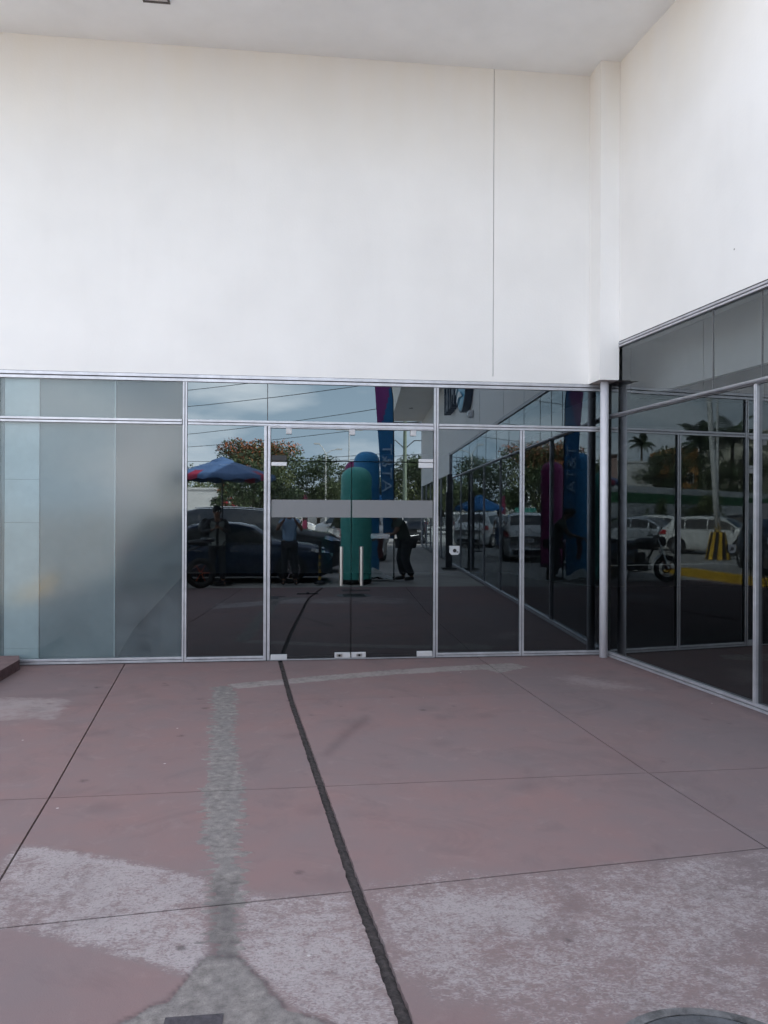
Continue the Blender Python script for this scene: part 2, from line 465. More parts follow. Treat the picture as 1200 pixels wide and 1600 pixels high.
def slab_mat():
    m = bpy.data.materials.new('stained_concrete'); m.use_nodes = True
    t = m.node_tree; b = t.nodes['Principled BSDF']; N = t.nodes.new; L = t.links.new
    b.inputs['Roughness'].default_value = .85
    b.inputs['Specular IOR Level'].default_value = .15
    a1 = N('ShaderNodeAttribute'); a1.attribute_name = 'm1'; s1 = N('ShaderNodeSeparateColor'); L(a1.outputs['Color'], s1.inputs[0])
    a2 = N('ShaderNodeAttribute'); a2.attribute_name = 'm2'; s2 = N('ShaderNodeSeparateColor'); L(a2.outputs['Color'], s2.inputs[0])
    g = N('ShaderNodeNewGeometry')

    def noise(sc, det=6, dis=0, ro=.6):
        n = N('ShaderNodeTexNoise'); n.inputs['Scale'].default_value = sc; n.inputs['Detail'].default_value = det
        n.inputs['Distortion'].default_value = dis; n.inputs['Roughness'].default_value = ro
        L(g.outputs['Position'], n.inputs['Vector']); return n.outputs['Fac']

    def rng(v, a, b_, c=0., d=1.):
        n = N('ShaderNodeMapRange'); n.inputs['From Min'].default_value = a; n.inputs['From Max'].default_value = b_
        n.inputs['To Min'].default_value = c; n.inputs['To Max'].default_value = d; L(v, n.inputs['Value']); return n.outputs[0]

    def mth(op, a, b_=None):
        n = N('ShaderNodeMath'); n.operation = op
        for i, q in enumerate((a, b_)):
            if q is None: continue
            if isinstance(q, (int, float)): n.inputs[i].default_value = q
            else: L(q, n.inputs[i])
        return n.outputs[0]

    def mix(f, a, b_, bt='MIX'):
        n = N('ShaderNodeMix'); n.data_type = 'RGBA'; n.blend_type = bt
        for i, q in ((0, f), (6, a), (7, b_)):
            if isinstance(q, (int, float)): n.inputs[i].default_value = q
            elif isinstance(q, tuple): n.inputs[i].default_value = (*q, 1)
            else: L(q, n.inputs[i])
        return n.outputs[2]
    fine = noise(160, 4, 0, .7); mid = noise(22, 6); low = noise(3.0, 5)
    base = mix(s2.outputs[2], (.232, .159, .158), (.240, .158, .154))
    base = mix(rng(low, .35, .75, 0, .8), base, (.200, .163, .168))
    base = mix(mth('MULTIPLY', s1.outputs[2], .7), base, (.180, .159, .168))
    # smeared trowel marks of the worn topping
    sw = N('ShaderNodeTexNoise'); sw.inputs['Scale'].default_value = 34; sw.inputs['Detail'].default_value = 3; sw.inputs['Distortion'].default_value = 2.6
    mpn = N('ShaderNodeMapping'); mpn.inputs['Scale'].default_value = (.8, 1.7, 1); mpn.inputs['Rotation'].default_value = (0, 0, .6)
    L(g.outputs['Position'], mpn.inputs[0]); L(mpn.outputs[0], sw.inputs['Vector'])
    swirl = sw.outputs['Fac']
    wv = mth('ADD', mth('MULTIPLY', s1.outputs[1], 1.25), mth('MULTIPLY', mth('ADD', mth('SUBTRACT', swirl, .5), mth('MULTIPLY', mth('SUBTRACT', mid, .5), .9)), 1.9))
    wf = rng(wv, .38, 1.0)
    wgate = rng(s1.outputs[1], .03, .2)
    wf = mth('MULTIPLY', mth('MULTIPLY', wf, wgate), .9)
    base = mix(mth('MULTIPLY', wgate, .35), base, (.222, .188, .190))
    base = mix(wf, base, (.38, .345, .350))
    base = mix(mth('MULTIPLY', mth('MULTIPLY', wgate, rng(noise(75, 3, .4, .6), .47, .36)), .55), base, (.17, .15, .158))
    oi = N('ShaderNodeObjectInfo')
    base = mix(rng(oi.outputs['Random'], 0, 1, 0, .16), base, (.15, .115, .115))
    stn = noise(1.7, 9, 1.2, .72)
    base = mix(rng(stn, .52, .72, 0, .42), base, (.13, .104, .108))
    stn2 = noise(5.5, 8, .6, .7)
    base = mix(rng(stn2, .56, .74, 0, .3), base, (.31, .25, .24))
    # cement
    cc = mix(rng(mid, .3, .7), (.13, .118, .116), (.30, .278, .265))
    cc = mix(rng(noise(6, 5), .42, .66, 0, .6), cc, (.175, .165, .165))
    cv = mth('ADD', s1.outputs[0], mth('MULTIPLY', mth('SUBTRACT', mid, .5), .7))
    cf = mth('MULTIPLY', rng(cv, .38, .6), rng(s1.outputs[0], .05, .3))
    cc = mix(rng(fine, .5, .34, 0, .5), cc, (.10, .09, .093))
    base = mix(cf, base, cc)
    base = mix(mth('MULTIPLY', rng(mth('ADD', s2.outputs[0], mth('MULTIPLY', mth('SUBTRACT', mid, .5), .8)), .15, .8), .7), base, (.33, .29, .285))
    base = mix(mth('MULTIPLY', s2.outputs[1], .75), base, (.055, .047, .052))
    sp = rng(fine, .66, .74, 0, .3)
    base = mix(sp, base, (.40, .35, .35))
    dk = rng(fine, .34, .26, 0, .35)
    base = mix(dk, base, (.06, .052, .056))
    vo = N('ShaderNodeTexVoronoi'); vo.inputs['Scale'].default_value = 2.6; L(g.outputs['Position'], vo.inputs['Vector'])
    base = mix(rng(vo.outputs['Distance'], .016, .024, .8, 0), base, (.5, .47, .47))
    L(base, b.inputs['Base Color'])
    h = mth('ADD', mth('MULTIPLY', swirl, mth('MULTIPLY', s1.outputs[1], 1.6)), mth('ADD', mth('MULTIPLY', fine, .45), mth('MULTIPLY', mid, mth('ADD', s1.outputs[0], .25))))
    bp = N('ShaderNodeBump'); bp.inputs['Strength'].default_value = .55; bp.inputs['Distance'].default_value = .006
    L(h, bp.inputs['Height']); L(bp.outputs[0], b.inputs['Normal'])
    return m


M['slab'] = slab_mat()
plaza = empty('plaza_pavement', (0, 0, 0)); tag(plaza, kind='structure')
base_o = box('joint_bed', (-4.4, -7.92, -.045), (4.9, .25, -.026), M['groove'], plaza)


def bx(y):          # plane of the right-hand facade at a given y
    return 3.436 + math.tan(R(5.4)) * (-y)


def jl(y): return -1.66 + (-y) * .098 if y > -3.85 else -1.283 + (-y - 3.85) * .087
def jr(y): return 2.01 + (-y) * .034 if y > -3.81 else 2.14 + (-y - 3.81) * .067
def h1(x): return -3.845 + .012 * (x + 1.5)
def h2(x): return -5.20 + (x + 1.06) * .103 if x < 4 else -4.7
def h0(x): return -1.80 + .018 * (x + 2.2)


def slab(xa, xb, ya, yb, step, ga=.003, gb=.003, gt=.003, gn=.003, ja=0, jb=0):
    """xa,xb: functions of y ; ya (near building) , yb (near camera): functions of x"""
    x_m = (xa(-3) + xb(-3)) / 2
    y0, y1 = ya(x_m), yb(x_m)
    nu = max(2, int(abs(xb(y0) - xa(y0)) / step)); nv = max(2, int(abs(y1 - y0) / step))
    V = []; F = []
    for j in range(nv + 1):
        for i in range(nu + 1):
            u = i / nu; v = j / nv
            y = y0 + (y1 - y0) * v
            for _ in range(2):
                X0, X1 = xa(y) + ga, xb(y) - gb
                if ja: X0 += mnoise.noise((y * 30, .3, 1)) * ja + mnoise.noise((y * 90, .3, 1)) * ja * .5
                if jb: X1 += mnoise.noise((y * 30, 5.3, 1)) * jb + mnoise.noise((y * 90, .3, 7)) * jb * .5
                x = X0 + (X1 - X0) * u
                y = (ya(x) - gt) * (1 - v) + (yb(x) + gn) * v
            V.append((x, y, 0.0012 * mnoise.noise((x * 1.5, y * 1.5, 0))))
    W_ = nu + 1
    for j in range(nv):
        for i in range(nu):
            a = j * W_ + i
            F.append((a, a + W_, a + W_ + 1, a + 1))
    nb = len(V)
    ring = [i for i in range(W_)] + [j * W_ + nu for j in range(1, nv + 1)] + [nv * W_ + i for i in range(nu - 1, -1, -1)] + [j * W_ for j in range(nv - 1, 0, -1)]
    for k in ring:
        V.append((V[k][0], V[k][1], -.0255))
    n = len(ring)
    for k in range(n):
        a, b = ring[k], ring[(k + 1) % n]
        F.append((a, b, nb + (k + 1) % n, nb + k))
    me = bpy.data.meshes.new('slab')
    me.from_pydata(V, [], F)
    me.materials.append(M['slab'])
    P = np.array(V)
    m1, m2 = masks(P[:, 0], P[:, 1])
    for nme, dat in (('m1', m1), ('m2', m2)):
        at = me.attributes.new(nme, 'FLOAT_COLOR', 'POINT')
        at.data.foreach_set('color', dat.astype(np.float32).ravel())
    o = bpy.data.objects.new('slab', me)
    COL.objects.link(o); o.parent = plaza
    return o


LX = lambda y: -4.4
GXL = lambda y: gx(y) - .019
GXR = lambda y: gx(y) + .019
Yt = lambda x: -.035
Yb = lambda x: -7.9
cols = [(LX, jl, 0, 0), (jl, GXL, 0, .005), (GXR, jr, .005, 0), (jr, bx, 0, 0)]
rows = [(Yt, h0, .03, .0015), (h0, h1, .022, .004), (h1, h2, .015, .004), (h2, Yb, .014, .003)]
for (xa, xb, ja, jb) in cols:
    for k, (ya, yb, st, gp) in enumerate(rows):
        slab(xa, xb, ya, yb, st, gt=(.0012, .0015, .004, .004)[k], gn=(.0015, .004, .004, .003)[k], ja=ja, jb=jb,
             gb=.006 if xb is bx else .005, ga=.005)

# crumbled dark mortar lying in the groove
g = MB()
n = 420
V = []; F = []
for i in range(n + 1):
    y = -.05 - (7.85) * i / n
    c = gx(y)
    for k in range(5):
        x = c + (-.045 + .0225 * k)
        V.append((x, y, -.022 + (.007 if k == 2 else 0) + .008 * mnoise.noise((x * 60, y * 22, 2)) + .006 * mnoise.noise((x * 120, y * 80, 2))))
for i in range(n):
    for k in range(4):
        a = i * 5 + k
        F.append((a, a + 5, a + 6, a + 1))
g.add(V, F)
tag(g.build('groove_filling', M['groove'], plaza), 'crumbled dark mortar in the diagonal groove')

# floor drain (bottom left) and round manhole (bottom right)
dr = empty('floor_drain', (-.27, -6.0, 0), 0, 'rectangular iron floor drain set in grey cement at the near edge of the paving', 'drain')
MB().box((-.2, -.16, -.002), (.2, -.14, .004)).box((-.2, -.3, -.002), (-.18, -.16, .004)).box((.18, -.3, -.002), (.2, -.16, .004)).build('frame', M['iron'], dr)
pit = MB().box((-.1, -.2, .0015), (.075, .2, .0045)).build('pit_lid', mat('dark_lid', (.05, .045, .055), .7, var=.4, scale=30, bump=.6), dr)
for i in range(9):
    box('grate_bar', (-.17 + .04 * i, -.3, -.0), (-.155 + .04 * i, -.16, .008), M['iron'], dr)
mh = empty('manhole_cover', (1.20, -6.27, 0), 0, 'round iron manhole cover with chipped rim at the bottom right corner of the paving', 'manhole')
MB().lathe([(.335, .001), (.335, .006), (.30, .007), (.30, .003)], 48).build('rim', mat('worn_rim', (.12, .12, .125), .6, var=.6, scale=14, bump=.8), mh)
MB().lathe([(0.0, .005), (.297, .005), (.298, .002)], 48).build('cover', mat('lid_paint', (.07, .075, .085), .5, var=.5, scale=12, bump=.5), mh)
for i in range(10):
    MB().box((-.2, -.012 + (i - 4.5) * .045, .005), (.2, .012 + (i - 4.5) * .045, .0095)).build('rib', M['iron'], mh)
st = empty('drain_grate', (1.32, -7.2, 0), 0, 'slotted iron grate in the paving behind the photographer spot', 'grate')
for i in range(12):
    box('grate_bar', (-.28 + .048 * i, -.14, .001), (-.256 + .048 * i, .14, .009), M['iron'], st)

# step block at the left edge
stp = empty('entrance_step', (0, 0, 0), 0, 'low red concrete step at the left edge, against the frosted glass', 'step')
sb = MB()
pts = [(-2.69, -.03), (-2.61, -.25), (-2.60, -.9), (-2.64, -1.35), (-4.35, -1.35), (-4.35, -.03)]
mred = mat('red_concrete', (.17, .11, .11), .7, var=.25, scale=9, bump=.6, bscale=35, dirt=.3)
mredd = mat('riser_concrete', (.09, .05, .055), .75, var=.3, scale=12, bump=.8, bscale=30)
nn = len(pts)
sb.add([(x, y, .10) for x, y in pts], [tuple(range(nn))[::-1]], 0)
sb.build('tread', mred, stp)
sb2 = MB()
for i in range(nn):
    a, b = pts[i], pts[(i + 1) % nn]
    sb2.add([(a[0], a[1], .0995), (b[0], b[1], .0995), (b[0], b[1], .002), (a[0], a[1], .002)], [(0, 1, 2, 3)])
sb2.build('riser', mredd, stp)

# yellow kerb on the left, between paving and lot
kb = empty('yellow_kerb', (0, 0, 0), 0, 'yellow painted kerb with sloped end left of the paving, seen mirrored in the right glass', 'kerb')
kc = [(-5.35, -10.4), (-5.12, -9.3), (-4.85, -7.8), (-4.62, -6.4), (-4.57, -5.6)]
k_ = MB()
V = []; F = []
for i, (x, y) in enumerate(kc):
    hgt = .03 if i == 0 else .17
    V += [(x - .12, y, -.03), (x - .11, y, hgt), (x + .11, y, hgt), (x + .12, y, -.03)]
for i in range(len(kc) - 1):
    for k in range(3):
        F.append((i * 4 + k, i * 4 + k + 1, i * 4 + 5 + k, i * 4 + 4 + k))
F.append((0, 1, 2, 3)); q_ = 4 * len(kc)
F.append((q_ - 1, q_ - 2, q_ - 3, q_ - 4))
k_.add(V, F).build('kerb_stone', M['yellow'], kb)

# painted marks on the lot
pm = MB()
for (a, b, wd) in [((-7.2, -13.2), (-10.2, -12.4), .1), ((-3.2, -16.5), (-3.2, -11.8), .1), ((1.9, -16.5), (1.9, -12.2), .1), ((-8, -22), (12, -27.5), .12), ((-6.4, -16.5), (-6.4, -11.8), .1)]:
    a = Vector((*a, 0)); b = Vector((*b, 0)); d = (b - a).normalized(); nrm = Vector((-d.y, d.x, 0)) * wd / 2
    pm.add([(p.x, p.y, -.026) for p in (a - nrm, b - nrm, b + nrm, a + nrm)], [(0, 1, 2, 3)])
tag(pm.build('lot_markings', M['white_paint']), kind='structure')

# ------------------------------------------------------------------ facade A (facing the camera, plane y = 0)
bld = empty('shop_building', (0, 0, 0), 0, 'white plastered shop building with tinted glass front, tall blank wall and deep ceiling', 'building')
ZT = 6.36
ZA = 2.972
wall_m = M['plaster']
MB().box((-9, .016, ZA), (3.26, .25, 7.9)).build('wall_core', M['grey_paint'], bld)
box('plaster_panel', (-9, 0, ZA), (3.26, .0155, 3.03), wall_m, bld)
box('plaster_panel', (-9, 0, 3.0303), (2.176, .0155, ZT), wall_m, bld)
box('plaster_panel', (2.184, 0, 3.0303), (3.26, .0155, ZT), wall_m, bld)
# pilaster in the corner
pz = MB()
pz.add([(3.26, .0, ZA), (3.262, -.30, ZA), (bx(-.30) + .01, -.302, ZA), (bx(0) + .05, .0, ZA), (3.26, .0, ZT), (3.262, -.30, ZT), (bx(-.3) + .01, -.302, ZT), (bx(0) + .05, .0, ZT)],
       [(0, 4, 5, 1), (1, 5, 6, 2), (2, 6, 7, 3), (0, 1, 2, 3)])
pz.build('pilaster', M['plaster_b'], bld)
# ceiling slab of the porch
cl = MB()
cl.add([(-9, .0, ZT), (bx(0) + .02, .0, ZT), (bx(-2.6) + .02, -2.6, ZT), (-9, -2.6, ZT)], [(0, 1, 2, 3)])
cl.add([(-9, .0, 7.1), (bx(0) + .02, .0, 7.1), (bx(-2.6) + .02, -2.6, 7.1), (-9, -2.6, 7.1)], [(3, 2, 1, 0)])
cl.add([(-9, -2.6, ZT), (bx(-2.6), -2.6, ZT), (bx(-2.6), -2.6, 7.1), (-9, -2.6, 7.1)], [(0, 1, 2, 3)])
cl.add([(-9, 0, ZT), (-9, -2.6, ZT), (-9, -2.6, 7.1), (-9, 0, 7.1)], [(0, 1, 2, 3)])
cl.build('porch_ceiling', M['ceiling'], bld)
# recessed ceiling lamp (unlit)
lmp = empty('ceiling_lamp', (-1.265, -.80, ZT), 0, 'small square recessed ceiling lamp with dark frame, cut by the top edge of the photo', 'lamp')
MB().box((-.125, -.125, -.012), (.125, -.105, .0)).box((-.125, .105, -.012), (.125, .125, .0)).box((-.125, -.105, -.012), (-.105, .105, .0)).box((.105, -.105, -.012), (.125, .105, .0)).build('frame', mat('bronze_frame', (.09, .075, .07), .4, .3), lmp)
box('reflector', (-.105, -.105, -.004), (.105, .105, -.002), mat('reflector', (.62, .6, .58), .35), lmp)

# --- aluminium framing and panes of facade A
XM = [-1.075, -.233, 1.560, 2.511]


def rail(x0, x1, z0, z1, name='rail', yo=-.008):
    m_ = MB()
    m_.box((x0, yo, z0), (x1, .075, z0 + (z1 - z0) * .42))
    m_.box((x0, yo + .012, z0 + (z1 - z0) * .42), (x1, .07, z0 + (z1 - z0) * .56), 1)
    m_.box((x0, yo, z0 + (z1 - z0) * .56), (x1, .075, z1))
    return m_.build(name, [M['alu'], M['alu_dark']], bld, bevel=.002)


XL = -2.905
XR = 3.41
rail(-4.4, XR, 2.895, 2.968, 'head_rail')
box('head_gasket', (-4.4, .0, 2.9682), (3.2, .06, 2.9718), M['alu_dark'], bld)
rail(-4.4, XM[0] - .03, 2.452, 2.505, 'transom')
rail(XM[0] + .03, XM[2] - .03, 2.452, 2.505, 'transom')
rail(XM[2] + .03, XR, 2.452, 2.505, 'transom')
rail(-4.4, XM[0] - .024, 0.0, .052, 'sill_rail')
rail(XM[0] + .024, XM[1] - .033, 0.0, .045, 'sill_rail')
rail(XM[2] + .024, XM[3] - .024, 0.0, .045, 'sill_rail')
rail(XM[3] + .024, XR, 0.0, .045, 'sill_rail')


def mull(x, z0, z1, wd=.045, nm='mullion', dep=.008):
    h_ = wd / 2
    m_ = MB()
    m_.box((x - h_, -dep, z0), (x - h_ * .15, .05, z1))
    m_.box((x - h_ * .15, -dep + .012, z0), (x + h_ * .15, .075, z1), 1)
    m_.box((x + h_ * .15, -dep, z0), (x + h_, .05, z1))
    return m_.build(nm, [M['alu'], M['alu_dark']], bld, bevel=.002)


mull(XM[0], 0, 2.894)
mull(XM[1], 0, 2.451, .066)
mull(XM[2], 0, 2.894, .048)
mull(XM[3], 0, 2.451, .048)
mull(-2.93, 0, 2.894, .06)
box('jamb', (3.41, -.012, 0), (3.424, .07, 2.967), M['alu_dark'], bld)
rail(XM[1] + .034, XM[2] - .025, 2.43, 2.4515, 'door_header', -.02)

YG = .014


def pane(x0, x1, z0, z1, m=None, nm='pane', th=.008):
    mb = MB()
    mb.add([(x0, YG, z0), (x1, YG, z0), (x1, YG, z1), (x0, YG, z1)], [(0, 1, 2, 3)], 0)
    p = [(x0, YG, z0), (x1, YG, z0), (x1, YG + th, z0), (x0, YG + th, z0), (x0, YG, z1), (x1, YG, z1), (x1, YG + th, z1), (x0, YG + th, z1)]
    mb.add(p, [(0, 3, 2, 1), (4, 5, 6, 7), (1, 2, 6, 5), (3, 0, 4, 7)], 1)
    return mb.build(nm, [m or M['glass'], M['glass_in']], bld)


pane(-2.90, XM[0] - .02, .05, 2.455, M['glass_film'])
pane(-2.90, XM[0] - .02, 2.50, 2.90, M['glass_film'])
pane(-4.4, -2.96, .05, 2.90, M['glass_film'])
pane(XM[0] + .02, -.237, 2.50, 2.90)
pane(-.229, XM[2] - .02, 2.50, 2.90)
pane(XM[0] + .02, XM[1] - .03, .04, 2.455)
pane(XM[2] + .02, XM[3] - .02, .04, 2.455)
pane(XM[3] + .02, XR, .04, 2.455)
pane(XM[2] + .02, XR, 2.50, 2.90)
box('silicone_joint', (-.2368, .011, 2.505), (-.2292, .02, 2.895), M['alu_dark'], bld)
# glass over the doors
pane(-.195, 1.53, 2.095, 2.428, nm='overdoor_pane')
# --- glass doors
dgl = M['glass']


def door_leaf(x0, x1, xh, lab):
    d = empty('glass_door', (0, 0, 0), 0, lab, 'door', 'pair of glass doors')
    mb = MB()
    mb.add([(x0, YG, .012), (x1, YG, .012), (x1, YG, 2.085), (x0, YG, 2.085)], [(0, 1, 2, 3)], 0)
    mb.add([(x0, YG, .012), (x1, YG, .012), (x1, YG + .01, .012), (x0, YG + .01, .012), (x0, YG, 2.085), (x1, YG, 2.085), (x1, YG + .01, 2.085), (x0, YG + .01, 2.085)],
           [(0, 3, 2, 1), (4, 5, 6, 7), (1, 2, 6, 5), (3, 0, 4, 7)], 1)
    mb.build('pane', [dgl, M['glass_in']], d)
    box('frosted_band', (x0 + .004, YG - .004, 1.497), (x1 - .004, YG - .0015, 1.682), M['frost'], d)
    hb = MB(); hb.tube([(xh, -.055, .78), (xh, -.055, 1.19)], .0165, 12)
    h_ = hb.build('pull_handle', M['steel'], d, smooth=False)
    for z in (.87, 1.1):
        MB().tube([(xh, -.05, z), (xh, YG, z)], .009, 8).build('stud', M['steel'], h_)
    return d


dl = door_leaf(-.193, .647, .545, 'left leaf of the glass double door, tubular handle near the middle')
drr = door_leaf(.655, 1.53, .757, 'right leaf of the glass double door, tubular handle near the middle')


def patch(x0, x1, z0, z1, parent, mt='lock', nm='patch_fitting'):
    return box(nm, (x0, YG - .022, z0), (x1, YG + .028, z1), M[mt], parent, bevel=.003)


patch(-.190, -.02, .006, .058, dl)
p1 = patch(.48, .645, .012, .068, dl)
p2 = patch(.657, .81, .012, .068, drr)
patch(1.36, 1.528, .012, .068, drr)
for px_, pp in ((.53, p1), (.74, p2)):
    MB().box((px_ - .03, YG - .0235, .026), (px_ + .03, YG - .0225, .054)).build('lock_plate', M['steel'], pp)
    MB().tube([(px_ + .0, YG - .024, .04), (px_ + .0, YG - .03, .04)], .012, 12).build('keyhole', M['black'], pp)
patch(-.190, -.03, 2.035, 2.075, dl)
patch(-.190, -.03, 2.087, 2.145, bld, 'black', 'pivot_fitting')
patch(1.37, 1.528, 2.03, 2.085, drr)
patch(1.37, 1.528, 2.09, 2.125, bld, 'lock', 'pivot_fitting')
for x in (-.01, .655, 1.31):
    box('glass_clip', (x - .03, YG - .03, 2.37), (x + .03, YG + .025, 2.429), mat('clip_white', (.5, .5, .52), .4), bld, bevel=.003)
box('door_threshold', (-.2, -.01, .0), (1.535, .07, .008), M['alu'], bld)
# clear sticker on the right door
stk = glass('clear_sticker', .22, (.8, .85, .85), rough=.1, film=.12, film_col=(.5, .55, .6))
tag(box('clear_sticker', (.86, YG - .003, 1.275), (1.06, YG - .0015, 1.325), stk), 'clear strip sticker on the right door above the handle', 'sticker')

# small white lock case standing just behind the pane right of the doors
lk = empty('wall_reader', (1.765, -.003, 1.145), 0, 'small white lock case with round dial fixed on the glass right of the doors', 'lock')
lb = MB()
prof = [(-.055, .05), (-.055, -.02), (-.035, -.045), (.035, -.045), (.055, -.02), (.055, .05)]
lb.add([(x, 0, z) for x, z in prof] + [(x, .03, z) for x, z in prof], [(0, 1, 2, 3, 4, 5)] + [(i, i + 6, (i + 1) % 6 + 6, (i + 1) % 6) for i in range(6)])
emw = mat('white_plastic', (.42, .44, .46), .35)
lb.build('case', emw, lk)
MB().tube([(0, 0, 0), (0, -.006, 0)], .02, 16).build('dial', M['black'], lk)
box('slot', (.022, -.004, -.02), (.042, -.001, -.01), M['black'], lk)

# --- panels behind the frosted bay
pb = empty('partition_boards', (0, 0, 0), 0, 'pale boards and grey sheets standing behind the dusty left glass', 'partition')
for z0, z1 in ((.02, .155), (.157, 1.43), (1.434, 1.87), (1.874, 2.46), (2.5, 2.9)):
    box('gypsum_board', (-2.865, .06, z0), (-2.53, .075, z1), M['board_white'], pb)
box('grey_sheet', (-2.53, .085, .0), (-1.785, .095, 2.93), M['board_grey'], pb)
ds = MB()  # diagonal lower edge shapes the painted dark wedge
ds.add([(-1.785, .09, .0), (-1.60, .09, .33), (-1.06, .09, .93), (-1.06, .09, 2.93), (-1.785, .09, 2.93)], [(0, 1, 2, 3, 4)])
ds.add([(-1.785, .10, .0), (-1.60, .10, .33), (-1.06, .10, .93), (-1.06, .10, 2.93), (-1.785, .10, 2.93)], [(4, 3, 2, 1, 0)])
ds.build('dark_sheet', M['board_dark'], pb)
box('sheet_edge', (-1.792, .07, .0), (-1.782, .084, 2.93), M['board_white'], pb)
bk_ = box('darkness_backing', (-1.785, .14, .0), (-1.06, .15, 2.0), mat('painted_darkness', (.012, .017, .03), .8), pb)  # added near-black sheet, paints the darkness showing below the diagonal cut
box('end_board', (-2.90, .05, 0), (-2.868, .6, 2.93), M['board_grey'], pb)

# --- interior
room = MB()
room.add([(-4.5, .2, .005), (18, .2, .005), (18, 16, .005), (-4.5, 16, .005)], [(0, 1, 2, 3)], 0)
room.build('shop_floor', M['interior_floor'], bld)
iw = MB()
iw.add([(-4.5, 11.9, 0), (5.72, 11.5, 0), (5.72, 11.5, 3.4), (-4.5, 11.9, 3.4)], [(0, 1, 2, 3)])
iw.add([(5.70, 11.5, 0), (5.69, 9.74, 0), (5.69, 9.74, 3.4), (5.70, 11.5, 3.4)], [(0, 1, 2, 3)])
iw.add([(5.69, 9.74, 0), (6.46, 7.46, 0), (6.46, 7.46, 3.4), (5.69, 9.74, 3.4)], [(0, 1, 2, 3)])
iw.add([(6.46, 7.46, 0), (18, 7.9, 0), (18, 7.9, 3.4), (6.46, 7.46, 3.4)], [(0, 1, 2, 3)])
iw.build('back_wall', M['interior_wall'], bld)
ic = MB()
ic.add([(-4.5, .26, 3.05), (3.9, .26, 3.05), (3.9, 13, 3.05), (-4.5, 13, 3.05)], [(3, 2, 1, 0)])
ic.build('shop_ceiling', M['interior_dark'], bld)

# ------------------------------------------------------------------ facade B (right-hand wing), local frame: x = along s, y = outward normal
ang = R(5.4)
wing = empty('wing_building', (3.436, 0, 0), 0, 'right-hand white wing with tinted glass front running toward the camera and lit sign', 'building')
wing['label'] = 'right-hand white wing with tinted glass front running toward the camera and a round logo sign'
# local +x -> direction bd (toward camera), local +y -> inside the wing
bd = Vector((math.sin(ang), -math.cos(ang), 0)); bi = Vector((math.cos(ang), math.sin(ang), 0))
wing.matrix_world = Matrix(((bd.x, bi.x, 0, 3.447), (bd.y, bi.y, 0, 0), (0, 0, 1, 0), (0, 0, 0, 1)))
SE = 15.39
ZB = 3.385


def wb(name, a, b, m, bevel=0, parent=None):
    return MB().box(a, b).build(name, m, parent or wing, bevel=bevel)


wb('wall', (.02, 0.0, ZB), (SE, .3, 7.9), M['plaster_b'])
wb('wall', (SE, 0.0, 2.75), (27.1, .3, 7.9), M['plaster_b'])
wb('wall_end', (27.1, 0.0, 0), (27.4, 9, 7.9), M['grey_paint'])
wb('roof', (-.2, .3, 7.6), (27.1, 14, 7.9), M['grey_paint'])
box('roof', (-9, .25, 7.55), (19.3, 13, 7.595), M['grey_paint'], bld)
MB().box((-9.2, .26, 0), (-9, 13, 7.545)).box((-9.0, 12.8, 0), (19, 13, 7.545)).box((19, -2.5, 0), (19.3, 13, 7.545)).build('outer_wall', M['grey_paint'], bld)
box('left_wall', (-9, .0, 0), (-4.42, .25, ZA - .004), M['plaster'], bld)
wb('back_wall', (-.2, 13.8, 0), (27.1, 14, 7.6), M['grey_paint'])
# canopy at the far end
wb('canopy', (17.2, -1.42, 5.72), (27.0, -.003, 7.2), M['plaster_b'])
wb('canopy_lamp', (22.4, -.85, 5.712), (22.65, -.7, 5.719), M['black'])
wb('expansion_joint', (9.28, -.003, ZB), (9.295, -.0005, 7.6), M['alu_dark'])
wb('expansion_joint', (6.2, -.003, ZB), (6.212, -.0005, 7.6), M['alu_dark'])
wb('expansion_joint', (4.3, -.003, ZB), (4.31, -.0005, 7.6), M['alu_dark'])


def brail(s0, s1, z0, z1, nm, yo=-.03, mid=.5):
    m_ = MB()
    h_ = z1 - z0
    m_.box((s0, yo, z0), (s1, .06, z0 + h_ * .42))
    m_.box((s0, yo + .014, z0 + h_ * .42), (s1, .055, z0 + h_ * .58), 1)
    m_.box((s0, yo, z0 + h_ * .58), (s1, .06, z1))
    return m_.build(nm, [M['alu'], M['alu_dark']], wing, bevel=.002)


wb('head_gasket', (.12, .0, ZB - .012), (SE, .06, ZB - .001), M['alu_dark'])
brail(.1, SE, ZB - .062, ZB - .014, 'head_rail', -.01)
m_ = MB(); m_.tube([(.02, -.012, 2.606), (SE, -.012, 2.606)], .017, 10)
m_.build('transom', M['alu'], wing, smooth=True)
wb('transom_back', (.02, .0, 2.585), (SE, .05, 2.628), M['alu'])
brail(.03, SE, 0, .05, 'sill_rail', -.02)
wb('jamb', (.005, -.01, 0), (.034, .06, 2.96), M['alu'])
wb('jamb_gasket', (.036, .0, 0), (.05, .05, ZB - .06), M['alu_dark'])
bm_s = [2.455 + 2.07 * i for i in range(7)]
for s in bm_s:
    m_ = MB()
    k_ = .85 if s < 3 else .35
    m_.box((s - .019 * k_, -.012 * k_, .05), (s - .003 * k_, .06, 2.588))
    m_.box((s - .003 * k_, -.004 * k_, .05), (s + .003 * k_, .055, 2.588), 1)
    m_.box((s + .003 * k_, -.012 * k_, .05), (s + .019 * k_, .06, 2.588))
    m_.build('mullion', [M['alu'], M['alu_dark']], wing, bevel=.002)
wb('end_post', (SE - .05, -.03, 0), (SE, .3, ZB), M['alu'])


